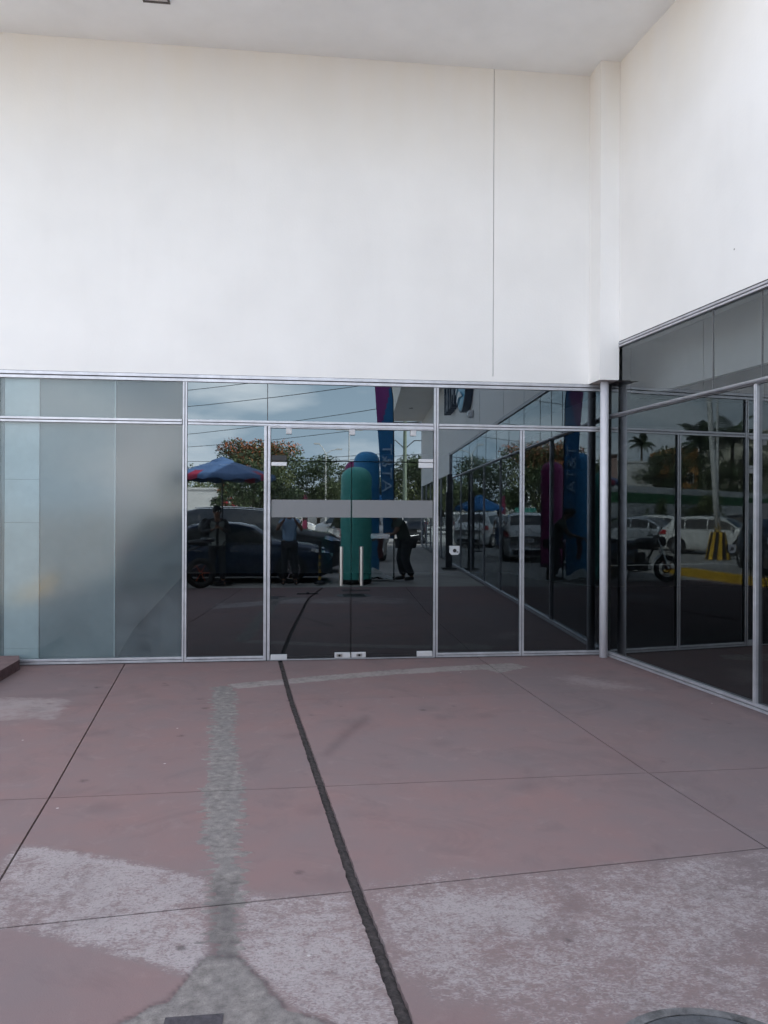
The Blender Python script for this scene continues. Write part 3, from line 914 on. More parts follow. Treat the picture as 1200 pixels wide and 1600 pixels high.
def bpane(s0, s1, z0, z1, gm='glass_b'):
    mb = MB()
    y = .018
    mb.add([(s0, y, z0), (s1, y, z0), (s1, y, z1), (s0, y, z1)], [(0, 1, 2, 3)], 0)
    mb.add([(s0, y, z0), (s1, y, z0), (s1, y + .008, z0), (s0, y + .008, z0), (s0, y, z1), (s1, y, z1), (s1, y + .008, z1), (s0, y + .008, z1)],
           [(0, 3, 2, 1), (4, 5, 6, 7), (1, 2, 6, 5), (3, 0, 4, 7)], 1)
    return mb.build('pane', [M[gm], M['glass_in']], wing)


M['glass_b'] = glass('reflective_glass_wing', .095, (.19, .22, .24), gcol=(.9, .97, 1))
M['glass_up'] = glass('upper_wing_glass', .075, (.55, .58, .60), gcol=(.9, .97, 1))
ss = [.04] + bm_s + [SE - .04]
for a, b in zip(ss, ss[1:]):
    bpane(a + .01, b - .01, .04, 2.59)
js = [.04, 1.88, 2.50, 3.2, 4.4, 5.75, 7.1, 8.45, 9.8, 11.15, 12.5, 13.85, SE - .04]
for a, b in zip(js, js[1:]):
    bpane(a + .003, b - .003, 2.62, ZB - .05, 'glass_up')
for s in js[1:-1]:
    wb('silicone_joint', (s - .0028, .014, 2.62), (s + .0028, .03, ZB - .05), M['silicone'])
for s in (16.2, 18.3, 20.4, 22.5, 24.6, 26.7):
    wb('lower_mullion', (s - .03, -.01, .0), (s + .03, .1, 2.748), M['alu'])
for a, b in zip((15.4, 16.2, 18.3, 20.4, 22.5, 24.6), (16.2, 18.3, 20.4, 22.5, 24.6, 26.7)):
    bpane(a + .035, b - .035, .02, 2.745)
# bulkhead behind the upper glass
wb('bulkhead', (-.5, .6, 2.9), (SE, .65, 4.6), M['board_white'])
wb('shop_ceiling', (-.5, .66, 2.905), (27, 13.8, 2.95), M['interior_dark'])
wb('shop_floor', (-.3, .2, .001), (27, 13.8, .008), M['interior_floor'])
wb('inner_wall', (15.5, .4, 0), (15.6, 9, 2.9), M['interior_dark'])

# round column in the corner
clm = empty('corner_column', (3.372, -.165, 0), 0, 'slim round painted steel column under the pilaster in the glass corner', 'column')
MB().tube([(0, 0, 0.001), (0, 0, ZA - .001)], .045, 24).build('shaft', M['column'], clm, smooth=False)
for p in clm.children[0].data.polygons: p.use_smooth = len(p.vertices) == 4
box('corner_gap', (3.425, -.02, 0), (3.46, .1, 2.965), M['alu_dark'], bld)


# ------------------------------------------------------------------ sign on the wing
def text(name, s, size, ext, m, parent, mtx, bold=0.0):
    cu = bpy.data.curves.new(name, 'FONT')
    cu.body = s; cu.size = size; cu.extrude = ext; cu.offset = bold; cu.resolution_u = 3
    cu.align_x = 'LEFT'
    o = bpy.data.objects.new(name, cu)
    COL.objects.link(o)
    dg = bpy.context.evaluated_depsgraph_get()
    me = bpy.data.meshes.new_from_object(o.evaluated_get(dg))
    bpy.data.objects.remove(o)
    me.name = name
    me.materials.clear(); me.materials.append(m)
    o = bpy.data.objects.new(name, me)
    COL.objects.link(o)
    if parent: o.parent = parent
    o.matrix_local = mtx
    return o


sgn = empty('shop_sign', (0, 0, 0), 0, 'raised sign with striped blue and white globe and AT&T letters high on the wing wall', 'sign')
sgn['label'] = 'raised dark letters beside a striped blue and white globe, high on the wing wall'
sgn.matrix_world = wing.matrix_world.copy()
sgn.location = wing.matrix_world @ Vector((11.15, -.01, 5.15))
m_navy = mat('sign_side', (.07, .09, .13), .5)
m_sky = mat('globe_blue', (.10, .42, .62), .35)
m_wht = mat('globe_white', (.75, .77, .8), .35)
# local x to the reader's right, y into the wall
RY = Matrix.Rotation(R(90), 4, 'X')
MB().lathe([(0, .01), (0.0, .19), (1.05, .19), (1.05, .01), (0, .01)], 40, M=RY).build('globe_drum', m_navy, sgn)
MB().lathe([(1.0, .195), (.9, .22), (.6, .25), (.3, .265), (0, .27)], 40, M=RY).build('globe_face', m_sky, sgn, smooth=True)
for k in range(6):
    z = -.72 + k * .28
    hw = math.sqrt(max(.05, .95 - z * z)) * .93
    V = []; F = []
    for i in range(15):
        u = -1 + 2 * i / 14
        th = .075 * (1 - u * u) + .01
        zz = z + .09 * math.cos(u * 2.2 + .6)
        x = u * hw
        dep = -.215 - .065 * math.sqrt(max(0, 1 - min(1, (x * x + zz * zz))))
        V += [(x, dep - .01, zz - th), (x, dep - .01, zz + th)]
    for i in range(14):
        F.append((2 * i, 2 * i + 2, 2 * i + 3, 2 * i + 1))
    MB().add(V, F).build('globe_stripe', m_wht, sgn)
text('letters', 'AT&T', 1.45, .1, m_navy, sgn, Matrix.Translation((1.35, -.12, -.62)) @ RY @ Matrix.Scale(.78, 4, (1, 0, 0)), .02)
spt = empty('wall_lamp', (0, 0, 0), 0, 'small grey wall lamp below the round sign on the wing', 'lamp')
spt.matrix_world = wing.matrix_world.copy()
spt.location = wing.matrix_world @ Vector((10.3, -.01, 3.95))
MB().box((-.09, -.12, -.09), (.09, 0, .09)).build('housing', M['lock'], spt, bevel=.02)
MB().tube([(0, -.121, 0), (0, -.14, 0)], .06, 14).build('lens', M['lamp_lens'], spt)

# ------------------------------------------------------------------ vehicles
def lerp_tab(tab, x):
    for (a, va), (b, vb) in zip(tab, tab[1:]):
        if x <= b:
            t = (x - a) / (b - a) if b > a else 0
            t = t * t * (3 - 2 * t) * .35 + t * .65
            return va + (vb - va) * t
    return tab[-1][1]


PROF = {
 'sedan': dict(top=[(0, .50), (.012, .60), (.03, .66), (.15, .705), (.19, .73), (.33, .955), (.43, 1.0), (.55, .985), (.62, .94), (.735, .70), (.9, .63), (.965, .56), (.99, .46), (1, .40)],
               glass=(.20, .715), wsc=(.60, .735), rwin=(.185, .36)),
 'suv': dict(top=[(0, .52), (.01, .62), (.03, .68), (.055, .74), (.12, .94), (.22, .99), (.4, 1.0), (.58, .97), (.64, .93), (.76, .68), (.93, .62), (.975, .56), (.99, .48), (1, .42)],
             glass=(.10, .735), wsc=(.63, .765), rwin=(.05, .125)),
 'hatch': dict(top=[(0, .50), (.01, .58), (.04, .64), (.06, .70), (.14, .93), (.24, .985), (.4, 1.0), (.56, .975), (.63, .93), (.76, .70), (.92, .63), (.97, .56), (.99, .47), (1, .42)],
               glass=(.14, .74), wsc=(.62, .765), rwin=(.055, .15)),
}


def car(label, loc, head, L, W, H, paint, kind='sedan', group=None, cat='car', rim=None, rwheel=.31, wb_=(.185, .80)):
    """car pointing along local +x; head = rotation about z"""
    root = empty('parked_car', loc, head, label, cat, group)
    P = PROF[kind]
    top = lambda u: lerp_tab(P['top'], u) * H
    hb = .635 * H

    def sec(u):
        tp = top(u)
        e = min(u, 1 - u)
        hw = W / 2 * (1 - .20 * max(0, 1 - e / .09) ** 2.2) * (1 - .03 * abs(u - .5))
        zb = .15 + .10 * max(0, 1 - e / .05)
        belt = min(hb, tp - .03)
        k = max(0, min(1, (tp - belt) / (H - hb)))
        wr = hw * (.93 - .17 * k)
        return [(0, zb), (hw * .86, zb), (hw * .97, zb + .1), (hw * 1.0, .36 * H), (hw * .99, .5 * H), (hw * .95, belt),
                (wr + (hw * .95 - wr) * .12, belt + (tp - belt) * .84), (wr * .86, tp - .012), (wr * .5, tp + .008), (0, tp + .012)]
    n = 56
    us = sorted(set([i / n for i in range(n + 1)] + [.004, .012, .99, .996]))
    V = []; F = []
    for u in us:
        s = sec(u)
        for (y, z) in s: V.append(((u - .5) * L, y, z))
        for (y, z) in s[::-1][1:-1]: V.append(((u - .5) * L, -y, z))
    m = 18
    for i in range(len(us) - 1):
        for k in range(m):
            F.append((i * m + k, i * m + (k + 1) % m, (i + 1) * m + (k + 1) % m, (i + 1) * m + k))
    F.append(tuple(range(m))); F.append(tuple((len(us) - 1) * m + k for k in range(m))[::-1])
    MB().add(V, F).build('body', paint, root, smooth=True)

    def P3(u, side, a, b, t, off=.006):
        s = sec(u)
        p = Vector(((u - .5) * L, s[a][0] + (s[b][0] - s[a][0]) * t, s[a][1] + (s[b][1] - s[a][1]) * t))
        p.y += off * 1.2; p.z += off * .3
        return (p.x, p.y * side, p.z)
    g0, g1 = P['glass']
    cuts = [g0 + .01, g0 + (g1 - g0) * .20, g0 + (g1 - g0) * .56, g1]
    for side in (1, -1):
        for a, b in zip(cuts, cuts[1:]):
            V = []; F = []
            q = 8
            for i in range(q + 1):
                u = a + .006 + (b - a - .012) * i / q
                lo = P3(u, side, 5, 6, .10); hi = P3(u, side, 5, 6, .93)
                if hi[2] - lo[2] < .01: hi = (hi[0], hi[1], lo[2] + .01)
                V += [lo, hi]
            for i in range(q): F.append((2 * i, 2 * i + 2, 2 * i + 3, 2 * i + 1))
            MB().add(V, F).build('side_window', M['car_glass'], root, smooth=True)
        # belt chrome strip
        V = [P3(cuts[0] + (cuts[-1] - cuts[0]) * i / 12, side, 5, 6, .03, .009) for i in range(13)]
        MB().tube(V, .009, 5).build('window_trim', M['chrome'], root)

    def across(u0, u1, nm):
        V = []; F = []
        q = 8; r_ = 8
        for i in range(q + 1):
            u = u0 + (u1 - u0) * i / q
            s = sec(u)
            yy = [s[7][0] * .98, s[8][0], 0, -s[8][0], -s[7][0] * .98]
            zz = [s[7][1], s[8][1], s[9][1], s[8][1], s[7][1]]
            for y, z in zip(yy, zz): V.append(((u - .5) * L, y, z + .008))
        for i in range(q):
            for k in range(4): F.append((i * 5 + k, i * 5 + k + 1, i * 5 + 6 + k, i * 5 + 5 + k))
        MB().add(V, F).build(nm, M['car_glass'], root, smooth=True)
    across(P['wsc'][0] + .015, P['wsc'][1] - .01, 'windscreen')
    across(P['rwin'][0] + .005, P['rwin'][1] - .01, 'rear_window')
    rim = rim or M['chrome']
    r0 = rwheel
    for u in wb_:
        for side in (1, -1):
            s = sec(u)
            y0 = s[3][0] * side
            ar = MB()
            V = []; F = []
            for i in range(15):
                a = -.12 + (PI + .24) * i / 14
                V += [((u - .5) * L + (r0 + .055) * math.cos(a), y0 * 1.006, r0 + (r0 + .055) * math.sin(a)),
                      ((u - .5) * L, y0 * 1.004, r0)]
            for i in range(14): F.append((2 * i, 2 * i + 1, 2 * i + 3, 2 * i + 2))
            ar.add(V, F).build('wheel_arch', M['black'], root)
            wh = empty('wheel', ((u - .5) * L, y0 - side * .085, r0)); wh.parent = root
            RX = Matrix.Rotation(R(90), 4, 'X')
            prof = [(r0 * .66, -.10), (r0 * .93, -.10), (r0, -.07), (r0, .07), (r0 * .93, .10), (r0 * .66, .10)]
            MB().lathe(prof, 26, M=RX).build('tyre', M['rubber'], wh, smooth=True)
            rm = MB()
            rm.lathe([(r0 * .67, .09), (r0 * .62, .085), (r0 * .60, .03), (0, .03)] if side < 0 else [(r0 * .67, -.09), (r0 * .62, -.085), (r0 * .60, -.03), (0, -.03)], 26, M=RX, mi=1)
            rm.lathe([(r0 * .69, .096), (r0 * .60, .096)] if side < 0 else [(r0 * .69, -.096), (r0 * .60, -.096)], 26, M=RX)
            for k in range(5):
                a = 2 * PI * k / 5 + .3
                yo = side * .094
                c = Vector((math.cos(a), 0, math.sin(a))); t = Vector((-math.sin(a), 0, math.cos(a)))
                for dd in (-.18, .18):
                    p0 = t * .02 * (1 if dd > 0 else -1) + c * .03; p1_ = c * r0 * .64 + t * r0 * dd
                    e = t * .014
                    rm.add([tuple(p0 - e + Vector((0, yo, 0))), tuple(p1_ - e + Vector((0, yo, 0))), tuple(p1_ + e + Vector((0, yo, 0))), tuple(p0 + e + Vector((0, yo, 0)))], [(0, 1, 2, 3)])
            rm.lathe([(.045, .1), (0, .103)] if side < 0 else [(.045, -.1), (0, -.103)], 14, M=RX)
            rm.build('rim', [rim, M['black']], wh)
    def surf(u, a, b, t, side, out=.008):
        s = sec(u)
        y = s[a][0] + (s[b][0] - s[a][0]) * t; z = s[a][1] + (s[b][1] - s[a][1]) * t
        return ((u - .5) * L + (out * 1.5 if u > .5 else -out * 1.5), (y + out) * side, z)
    for side in (1, -1):
        # headlight wraps round the front corner, tail light round the rear one
        for (us_, nm, mm, ta) in (([.895, .93, .96, .985, .997], 'headlight', M['lamp_lens'], (.05, .75)), ([.004, .015, .035, .06, .085], 'tail_light', M['tail'], (.1, .95))):
            V = []; F = []
            for i, u in enumerate(us_):
                tp_ = ta[0] + (.25 if nm == 'headlight' and i == 0 else 0)
                V += [surf(u, 4, 5, tp_, side), surf(u, 4, 5, ta[1], side)]
            for i in range(len(us_) - 1): F.append((2 * i, 2 * i + 2, 2 * i + 3, 2 * i + 1))
            MB().add(V, F).build(nm, mm, root, smooth=True)
        mu = P['glass'][1] - .03
        q = surf(mu, 5, 6, .2, side, .0)
        MB().ball((q[0], q[1] + side * .10, q[2] + .03), (.06, .10, .065), 10, 6).build('door_mirror', paint, root, smooth=True)
        for u in (P['glass'][0] + .17, P['glass'][0] + .33):
            q = surf(u, 4, 5, .25, side, .012)
            box('door_handle', (q[0] - .08, q[1] - .012, q[2] - .012), (q[0] + .08, q[1] + .012, q[2] + .012), M['chrome'], root)
        for u in (P['glass'][0] + .07, P['glass'][0] + .21, P['glass'][0] + .385):
            pts_ = [surf(u, 2, 3, .3, side, .003), surf(u, 3, 4, 0, side, .003), surf(u, 4, 5, 0, side, .003), surf(u, 4, 5, .9, side, .003)]
            MB().tube([(x, y, z) for x, y, z in pts_], .004, 4).build('door_seam', M['black'], root)
    xf = .5 * L
    MB().box((xf - .03, -W * .26, .30 * H), (xf + .006, W * .26, .42 * H)).build('grille', M['black'], root)
    MB().box((xf - .06, -W * .33, .14 * H), (xf + .004, W * .33, .24 * H)).build('lower_intake', M['black'], root)
    box('number_plate', (-xf - .012, -.17, .40 * H), (-xf + .01, .17, .47 * H), M['white_paint'], root)
    box('rear_bumper_insert', (-xf - .006, -W * .3, .16 * H), (-xf + .04, W * .3, .25 * H), M['black'], root)
    if kind == 'suv':
        for side in (1, -1):
            MB().tube([((u - .5) * L, side * (sec(u)[7][0] - .02), sec(u)[7][1] + .045) for u in (.2, .3, .4, .5, .6)], .016, 6).build('roof_rail', M['chrome'], root)
    return root


def paint(nm, c, ro=.18, me=.0):
    return mat(nm, c, ro, me, var=.03, coat=.8)


navy = paint('navy_paint', (.012, .03, .075), .15, .3)
blackp = paint('black_paint', (.012, .014, .018), .12)
greyp = paint('grey_paint_metal', (.16, .18, .20), .25, .4)
whitep = paint('white_car_paint', (.78, .77, .74), .25)
silverp = paint('silver_paint', (.45, .48, .52), .25, .5)
redp = paint('dark_red_paint', (.12, .02, .03), .2)
GC = 'cars parked in the lot'
car('navy blue sedan parked nearest behind the photographer', (-1.36, -9.98, -.03), 0, 4.65, 1.76, 1.36, navy, 'sedan', GC)
car('black sport utility car with roof rails parked behind the navy sedan', (-1.0, -12.75, -.03), R(-1), 4.75, 1.8, 1.68, blackp, 'suv', GC)
car('dark grey metallic sedan, third in the row behind the photographer', (-.65, -15.6, -.03), R(-2), 4.7, 1.8, 1.45, greyp, 'sedan', GC)
car('white sport utility car seen from behind, nearest the inflatable tubes', (2.25, -18.6, -.03), R(-94), 4.2, 1.6, 1.60, whitep, 'suv', GC)
car('white hatchback seen from behind beside the blue parasol', (2.9, -28.6, -.03), R(-120), 4.1, 1.8, 1.62, whitep, 'hatch', GC)
car('dark red car on the sunlit road showing its tail light', (3.5, -31.2, -.03), R(-88), 4.3, 1.76, 1.5, redp, 'sedan', GC)
car('black hatchback on the sunlit road near the end of the wing', (7.2, -32.6, -.03), R(-72), 4.0, 1.74, 1.5, blackp, 'hatch', GC)
car('white sedan parked beyond the guard rail', (8.2, -48.0, -.03), R(5), 4.4, 1.76, 1.5, whitep, 'sedan', GC)
car('white car parked far off by the guard rail, left of the tubes', (-.4, -43.5, -.03), R(0), 4.3, 1.76, 1.45, whitep, 'sedan', GC)
# cars seen mirrored twice in the wing
car('white small sport hatchback behind the striped pole base', (-13.45, -17.9, -.03), math.atan2(2.23, -1.45), 4.0, 1.74, 1.50, whitep, 'hatch', GC, rwheel=.32)
car('silver sedan behind the motorcycle and the white hatchback', (-13.2, -22.6, -.03), R(-62), 4.5, 1.78, 1.46, silverp, 'sedan', GC)
car('white sport utility car far off beside the wall bush', (-17.6, -32.5, -.03), math.atan2(1.6, -1.0), 4.5, 1.8, 1.66, whitep, 'suv', GC)
car('white hatchback with dark rear window, parked before the far white wall', (-17.0, -26.8, -.03), R(-60), 4.1, 1.76, 1.52, whitep, 'hatch', GC)
car('black car parked beyond the white hatchback and the leaning pole', (-20.2, -22.6, -.03), math.atan2(1.6, -1.2), 4.3, 1.78, 1.55, blackp, 'suv', GC)
car('dark blue car parked at the left end of the yellow kerb', (-8.6, -9.6, -.03), R(60), 4.2, 1.76, 1.5, navy, 'hatch', GC)


# motorcycle
def motorcycle(label, loc, rz, body, rimm):
    root = empty('motorcycle', loc, rz, label, 'motorcycle')
    RX = Matrix.Rotation(R(90), 4, 'X')
    for x, nm in ((-.68, 'wheel'), (.68, 'wheel')):
        wh = empty(nm, (x, 0, .31)); wh.parent = root
        prof = [(.31 - .062 + .062 * math.cos(a), .06 * math.sin(a)) for a in [2 * PI * i / 10 for i in range(11)]]
        MB().lathe(prof, 30, M=RX).build('tyre', M['rubber'], wh, smooth=True)
        rm = MB().lathe([(.245, -.03), (.215, -.03), (.215, .03), (.245, .03)], 30, M=RX)
        for k in range(6):
            a = 2 * PI * k / 6
            rm.tube([(.03 * math.cos(a), 0, .03 * math.sin(a)), (.22 * math.cos(a), 0, .22 * math.sin(a))], .011, 5)
        rm.tube([(0, -.06, 0), (0, .06, 0)], .035, 10)
        rm.build('rim', rimm, wh)
        MB().lathe([(.11, -.045), (.075, -.045), (.075, -.04), (.11, -.04), (.11, -.045)], 20, M=RX).build('brake_disc', M['iron'], wh)
    fr = MB()
    fr.tube([(.42, 0, .86), (.25, .06, .55), (.2, .1, .32), (-.15, .1, .28), (-.3, .1, .55), (-.25, .07, .72), (.42, 0, .82)], .018, 6)
    fr.tube([(.42, 0, .86), (.25, -.06, .55), (.2, -.1, .32), (-.15, -.1, .28), (-.3, -.1, .55), (-.25, -.07, .72), (.42, 0, .82)], .018, 6)
    fr.tube([(-.25, .05, .7), (-.85, .04, .92)], .016, 6).tube([(-.25, -.05, .7), (-.85, -.04, .92)], .016, 6)
    fr.build('frame', M['black'], root)
    MB().tube([(-.12, .07, .33), (-.68, .07, .31)], .024, 6).tube([(-.12, -.07, .33), (-.68, -.07, .31)], .024, 6).build('swingarm', M['black'], root)
    for s in (1, -1):
        MB().tube([(.68, s * .085, .31), (.58, s * .085, .6), (.44, s * .085, .98)], [.028, .026, .02], 8).build('fork', M['chrome'], root)
    MB().ball((.2, 0, .88), (.30, .15, .14), 16, 10).build('tank', body, root, smooth=True)
    se = MB(); se.ball((-.22, 0, .84), (.26, .14, .07), 14, 8); se.ball((-.62, 0, .93), (.24, .11, .06), 14, 8)
    se.build('seat', M['black'], root, smooth=True)
    MB().ball((-.82, 0, .98), (.16, .06, .06), 10, 6).build('tail_fairing', body, root, smooth=True)
    en = MB(); en.box((-.12, -.13, .28), (.22, .13, .46)); en.box((.0, -.1, .45), (.16, .1, .68))
    for k in range(5): en.box((-.02, -.12, .48 + k * .04), (.18, .12, .495 + k * .04))
    en.tube([(.02, -.17, .36), (.02, .17, .36)], .09, 14)
    en.build('engine', mat('engine_metal', (.14, .13, .13), .45, .6), root)
    MB().tube([(.2, -.1, .5), (.3, -.13, .3), (0, .15, .22), (-.3, .17, .3)], .022, 8).tube([(-.3, .17, .3), (-.72, .19, .52)], .05, 10).build('exhaust', M['chrome'], root)
    MB().tube([(.38, -.36, 1.05), (.42, -.2, 1.06), (.42, 0, 1.0), (.42, .2, 1.06), (.38, .36, 1.05)], .014, 8).build('handlebar', M['black'], root)
    for s in (1, -1):
        MB().tube([(.36, s * .28, 1.06), (.42, s * .34, 1.2)], .007, 6).ball((.43, s * .37, 1.24), (.015, .06, .04), 8, 6).build('mirror', M['black'], root)
        MB().tube([(.36, s * .27, 1.05), (.36, s * .38, 1.045)], .02, 8).build('grip', M['rubber'], root)
    MB().ball((.56, 0, .92), (.10, .10, .12), 12, 8).build('headlight', M['black'], root, smooth=True)
    fd = []
    for sgn_ in (.68,):
        V = []; F = []
        for i in range(9):
            a = R(40) + R(110) * i / 8
            V += [(sgn_ + .345 * math.cos(a), -.07, .31 + .345 * math.sin(a)), (sgn_ + .345 * math.cos(a), .07, .31 + .345 * math.sin(a))]
        for i in range(8): F.append((2 * i, 2 * i + 1, 2 * i + 3, 2 * i + 2))
        MB().add(V, F).build('front_fender', body, root, smooth=True)
    MB().tube([(-.1, .12, .3), (-.16, .26, .0)], .012, 6).build('side_stand', M['black'], root)
    return root


orange_rim = mat('orange_rim', (.55, .10, .03), .4)
motorcycle('black naked motorcycle with orange wheel rims parked left of the photographer', (-2.42, -7.62, 0), math.atan2(.35, -1.0), blackp, orange_rim)
motorcycle('white faired motorcycle parked beside the dark blue car at the kerb', (-6.35, -7.75, -.03), R(70), whitep, M['chrome'])

# ------------------------------------------------------------------ inflatable tubes, flag, parasols
def inflatable(label, loc, r, h, m, rz=0):
    root = empty('inflatable_tube', loc, rz, label, 'inflatable', 'inflatable advertising tubes')
    prof = [(0, .02), (r * .96, .02), (r, .07)]
    n = 12
    for i in range(1, n):
        prof.append((r * (1 + .012 * math.sin(i * 2.1)), .07 + (h - .07 - r * .85) * i / n))
    for i in range(0, 9):
        a = PI / 2 * i / 8
        prof.append((r * math.cos(a) ** .8 if i < 8 else 0, h - r * .85 + r * .85 * math.sin(a)))
    b = MB().lathe(prof, 40)
    b.v = [(x * (1 + .015 * mnoise.noise((x * 3, y * 3, z * 2))), y * (1 + .015 * mnoise.noise((x * 3 + 7, y * 3, z * 2))), z) for x, y, z in b.v]
    b.build('skin', m, root, smooth=True)
    MB().lathe([(r * .99, .0), (r * 1.02, .03), (r * 1.02, .07), (r * .99, .09)], 40).build('base_ring', M['black'], root, smooth=True)
    for k in range(2):
        a = R(40 + 180 * k)
        MB().tube([(r * 1.012 * math.cos(a), r * 1.012 * math.sin(a), .1 + (h - r - .15) * i / 12) for i in range(13)], .006, 5).build('seam', m, root)
    return root


inflatable('teal green inflatable tube, the shortest, standing nearest the shop front', (1.47, -9.0, 0), .345, 2.56, mat('teal_fabric', (.09, .50, .43), .45, var=.08, bump=.15, bscale=4))
inflatable('blue inflatable tube behind the teal one', (1.86, -10.6, -.03), .315, 3.06, mat('blue_fabric', (.03, .30, .62), .45, var=.08, bump=.15, bscale=4))
inflatable('magenta inflatable tube standing behind the blue one', (1.93, -14.6, -.03), .33, 3.1, mat('magenta_fabric', (.33, .02, .16), .45, var=.08, bump=.15, bscale=4))

flag = empty('feather_flag', (2.38, -9.6, 0), R(4), 'tall feather flag, purple above and blue below, with pale vertical lettering', 'flag')
H_ = 4.95
pole_pts = [(.02, 0, 0), (.02, 0, 1.5), (.005, 0, 3.2), (-.02, 0, 4.2), (-.09, 0, 4.68), (-.22, 0, 4.9), (-.36, 0, 4.95)]
MB().tube(pole_pts, [.016, .015, .012, .01, .008, .006, .005], 8).build('pole', M['black'], flag)
MB().tube([(-.35, 0, .03), (.4, 0, .03)], .015, 6).tube([(.02, -.35, .03), (.02, .35, .03)], .015, 6).build('cross_base', M['black'], flag)


def flag_right(z):
    for (x0, _, z0), (x1, _, z1) in zip(pole_pts, pole_pts[1:]):
        if z <= z1: return x0 + (x1 - x0) * (z - z0) / (z1 - z0)
    return -.36


def flag_left(z): return -.225 - .25 * max(0, (z - 1.0) / 3.9) ** 1.2 if z < 4.7 else -.41


Vb = []; Fb = []; mb_ = MB()
nz, nx_ = 60, 10
cent = []
for i in range(nz + 1):
    z = .95 + (4.94 - .95) * i / nz
    a, b = flag_left(z), flag_right(z)
    for k in range(nx_ + 1):
        u = k / nx_
        x = a + (b - a) * u
        Vb.append((x, .028 * math.sin(z * 3 + u * 2.5) * (1 - u), z))
mi_ = []
for i in range(nz):
    for k in range(nx_):
        z = .95 + (4.94 - .95) * (i + .5) / nz; u = (k + .5) / nx_
        lim = 3.45 + 1.25 * u ** 1.6
        Fb.append((i * 11 + k, i * 11 + k + 1, i * 11 + 12 + k, i * 11 + 11 + k)); mi_.append(1 if z > lim else 0)
mb_.add(Vb, Fb); mb_.m = mi_
f_blue = mat('flag_blue', (.02, .19, .44), .7, var=.06, bump=.2, bscale=8)
f_purp = mat('flag_purple', (.30, .06, .28), .7, var=.06, bump=.2, bscale=8)
mb_.build('sail', [f_blue, f_purp], flag, smooth=True)
f_txt = mat('flag_print', (.45, .60, .78), .7, var=.04)
# lettering runs up the sail; faces +y, reads upward when you stand in front of it
txm = Matrix.Translation((-.26, .05, 2.02)) @ Matrix.Rotation(R(180), 4, 'Z') @ RY @ Matrix.Rotation(R(90), 4, 'Z') @ Matrix.Scale(1.4, 4, (1, 0, 0))
text('lettering', 'AT&T', .32, .003, f_txt, flag, txm)
gm = MB()
for k in range(4):
    V = []; F = []
    for i in range(9):
        u = -1 + 2 * i / 8
        V += [(-.12 + u * .09, .05, 1.55 + k * .09 + .03 * math.cos(u * 2) - .012 * (1 - u * u)), (-.12 + u * .09, .05, 1.55 + k * .09 + .03 * math.cos(u * 2) + .012 * (1 - u * u))]
    for i in range(8): F.append((2 * i, 2 * i + 2, 2 * i + 3, 2 * i + 1))
    gm.add(V, F)
gm.build('round_emblem', f_txt, flag)


def parasol(label, loc, rad, h, rise, cloth, n=8, tilt=0, rz=0, patches=None, base=True, scal=.1):
    root = empty('parasol', loc, rz, label, 'parasol')
    MB().tube([(0, 0, .0), (0, 0, h + rise * .97)], .02, 10).build('pole', mat('parasol_pole', (.10, .10, .11), .4, .3), root)
    cm = MB()
    V = [(0, 0, h + rise)]; F = []; rings = 8; mi = []
    per = 6
    for r_ in range(1, rings + 1):
        t = r_ / rings
        for k in range(n * per):
            a = 2 * PI * k / (n * per)
            # distance to polygon edge
            loc_a = (a % (2 * PI / n)) - PI / n
            edge = math.cos(PI / n) / math.cos(loc_a)
            sag = (1 - abs(loc_a) / (PI / n)) ** 1
            rr = rad * t * edge
            z = h + rise * (1 - t) ** .95 - .05 * rise * 0 - scal * t * t * (.55 * sag)
            V.append((rr * math.cos(a), rr * math.sin(a), z))
    N_ = n * per
    for k in range(N_): F.append((0, 1 + k, 1 + (k + 1) % N_)); mi.append(0)
    for r_ in range(rings - 1):
        for k in range(N_):
            F.append((1 + r_ * N_ + k, 1 + r_ * N_ + (k + 1) % N_, 1 + (r_ + 1) * N_ + (k + 1) % N_, 1 + (r_ + 1) * N_ + k))
            mi.append(1 if patches and r_ >= rings - 3 and (k % per) in (2, 3) and (k // per) % 2 == 0 else 0)
    # valance
    b0 = len(V)
    for k in range(N_):
        x, y, z = V[1 + (rings - 1) * N_ + k]
        V.append((x * 1.0, y * 1.0, z - .09 - .02 * math.sin(k * 2.1)))
    for k in range(N_):
        F.append((1 + (rings - 1) * N_ + k, 1 + (rings - 1) * N_ + (k + 1) % N_, b0 + (k + 1) % N_, b0 + k)); mi.append(1 if patches and (k % per) in (2, 3) and (k // per) % 2 == 0 else 0)
    cm.add(V, F); cm.m = mi
    c = cm.build('canopy', [cloth] + ([patches] if patches else []), root, smooth=True)
    MB().lathe([(0, h + rise + .035), (.2 * rad / 1, h + rise - .05), (.23 * rad, h + rise - .11)], 24).build('vent_cap', cloth, root, smooth=True)
    for k in range(n):
        a = 2 * PI * k / n + 0
        MB().tube([(0, 0, h + rise * .9), (rad * .98 * math.cos(a), rad * .98 * math.sin(a), h - .01)], .007, 4).build('rib', M['black'], root)
    if base:
        MB().lathe([(0, .0), (.24, .0), (.24, .05), (.05, .09), (.03, .25), (0, .25)], 20).build('base', M['black'], root)
    return root


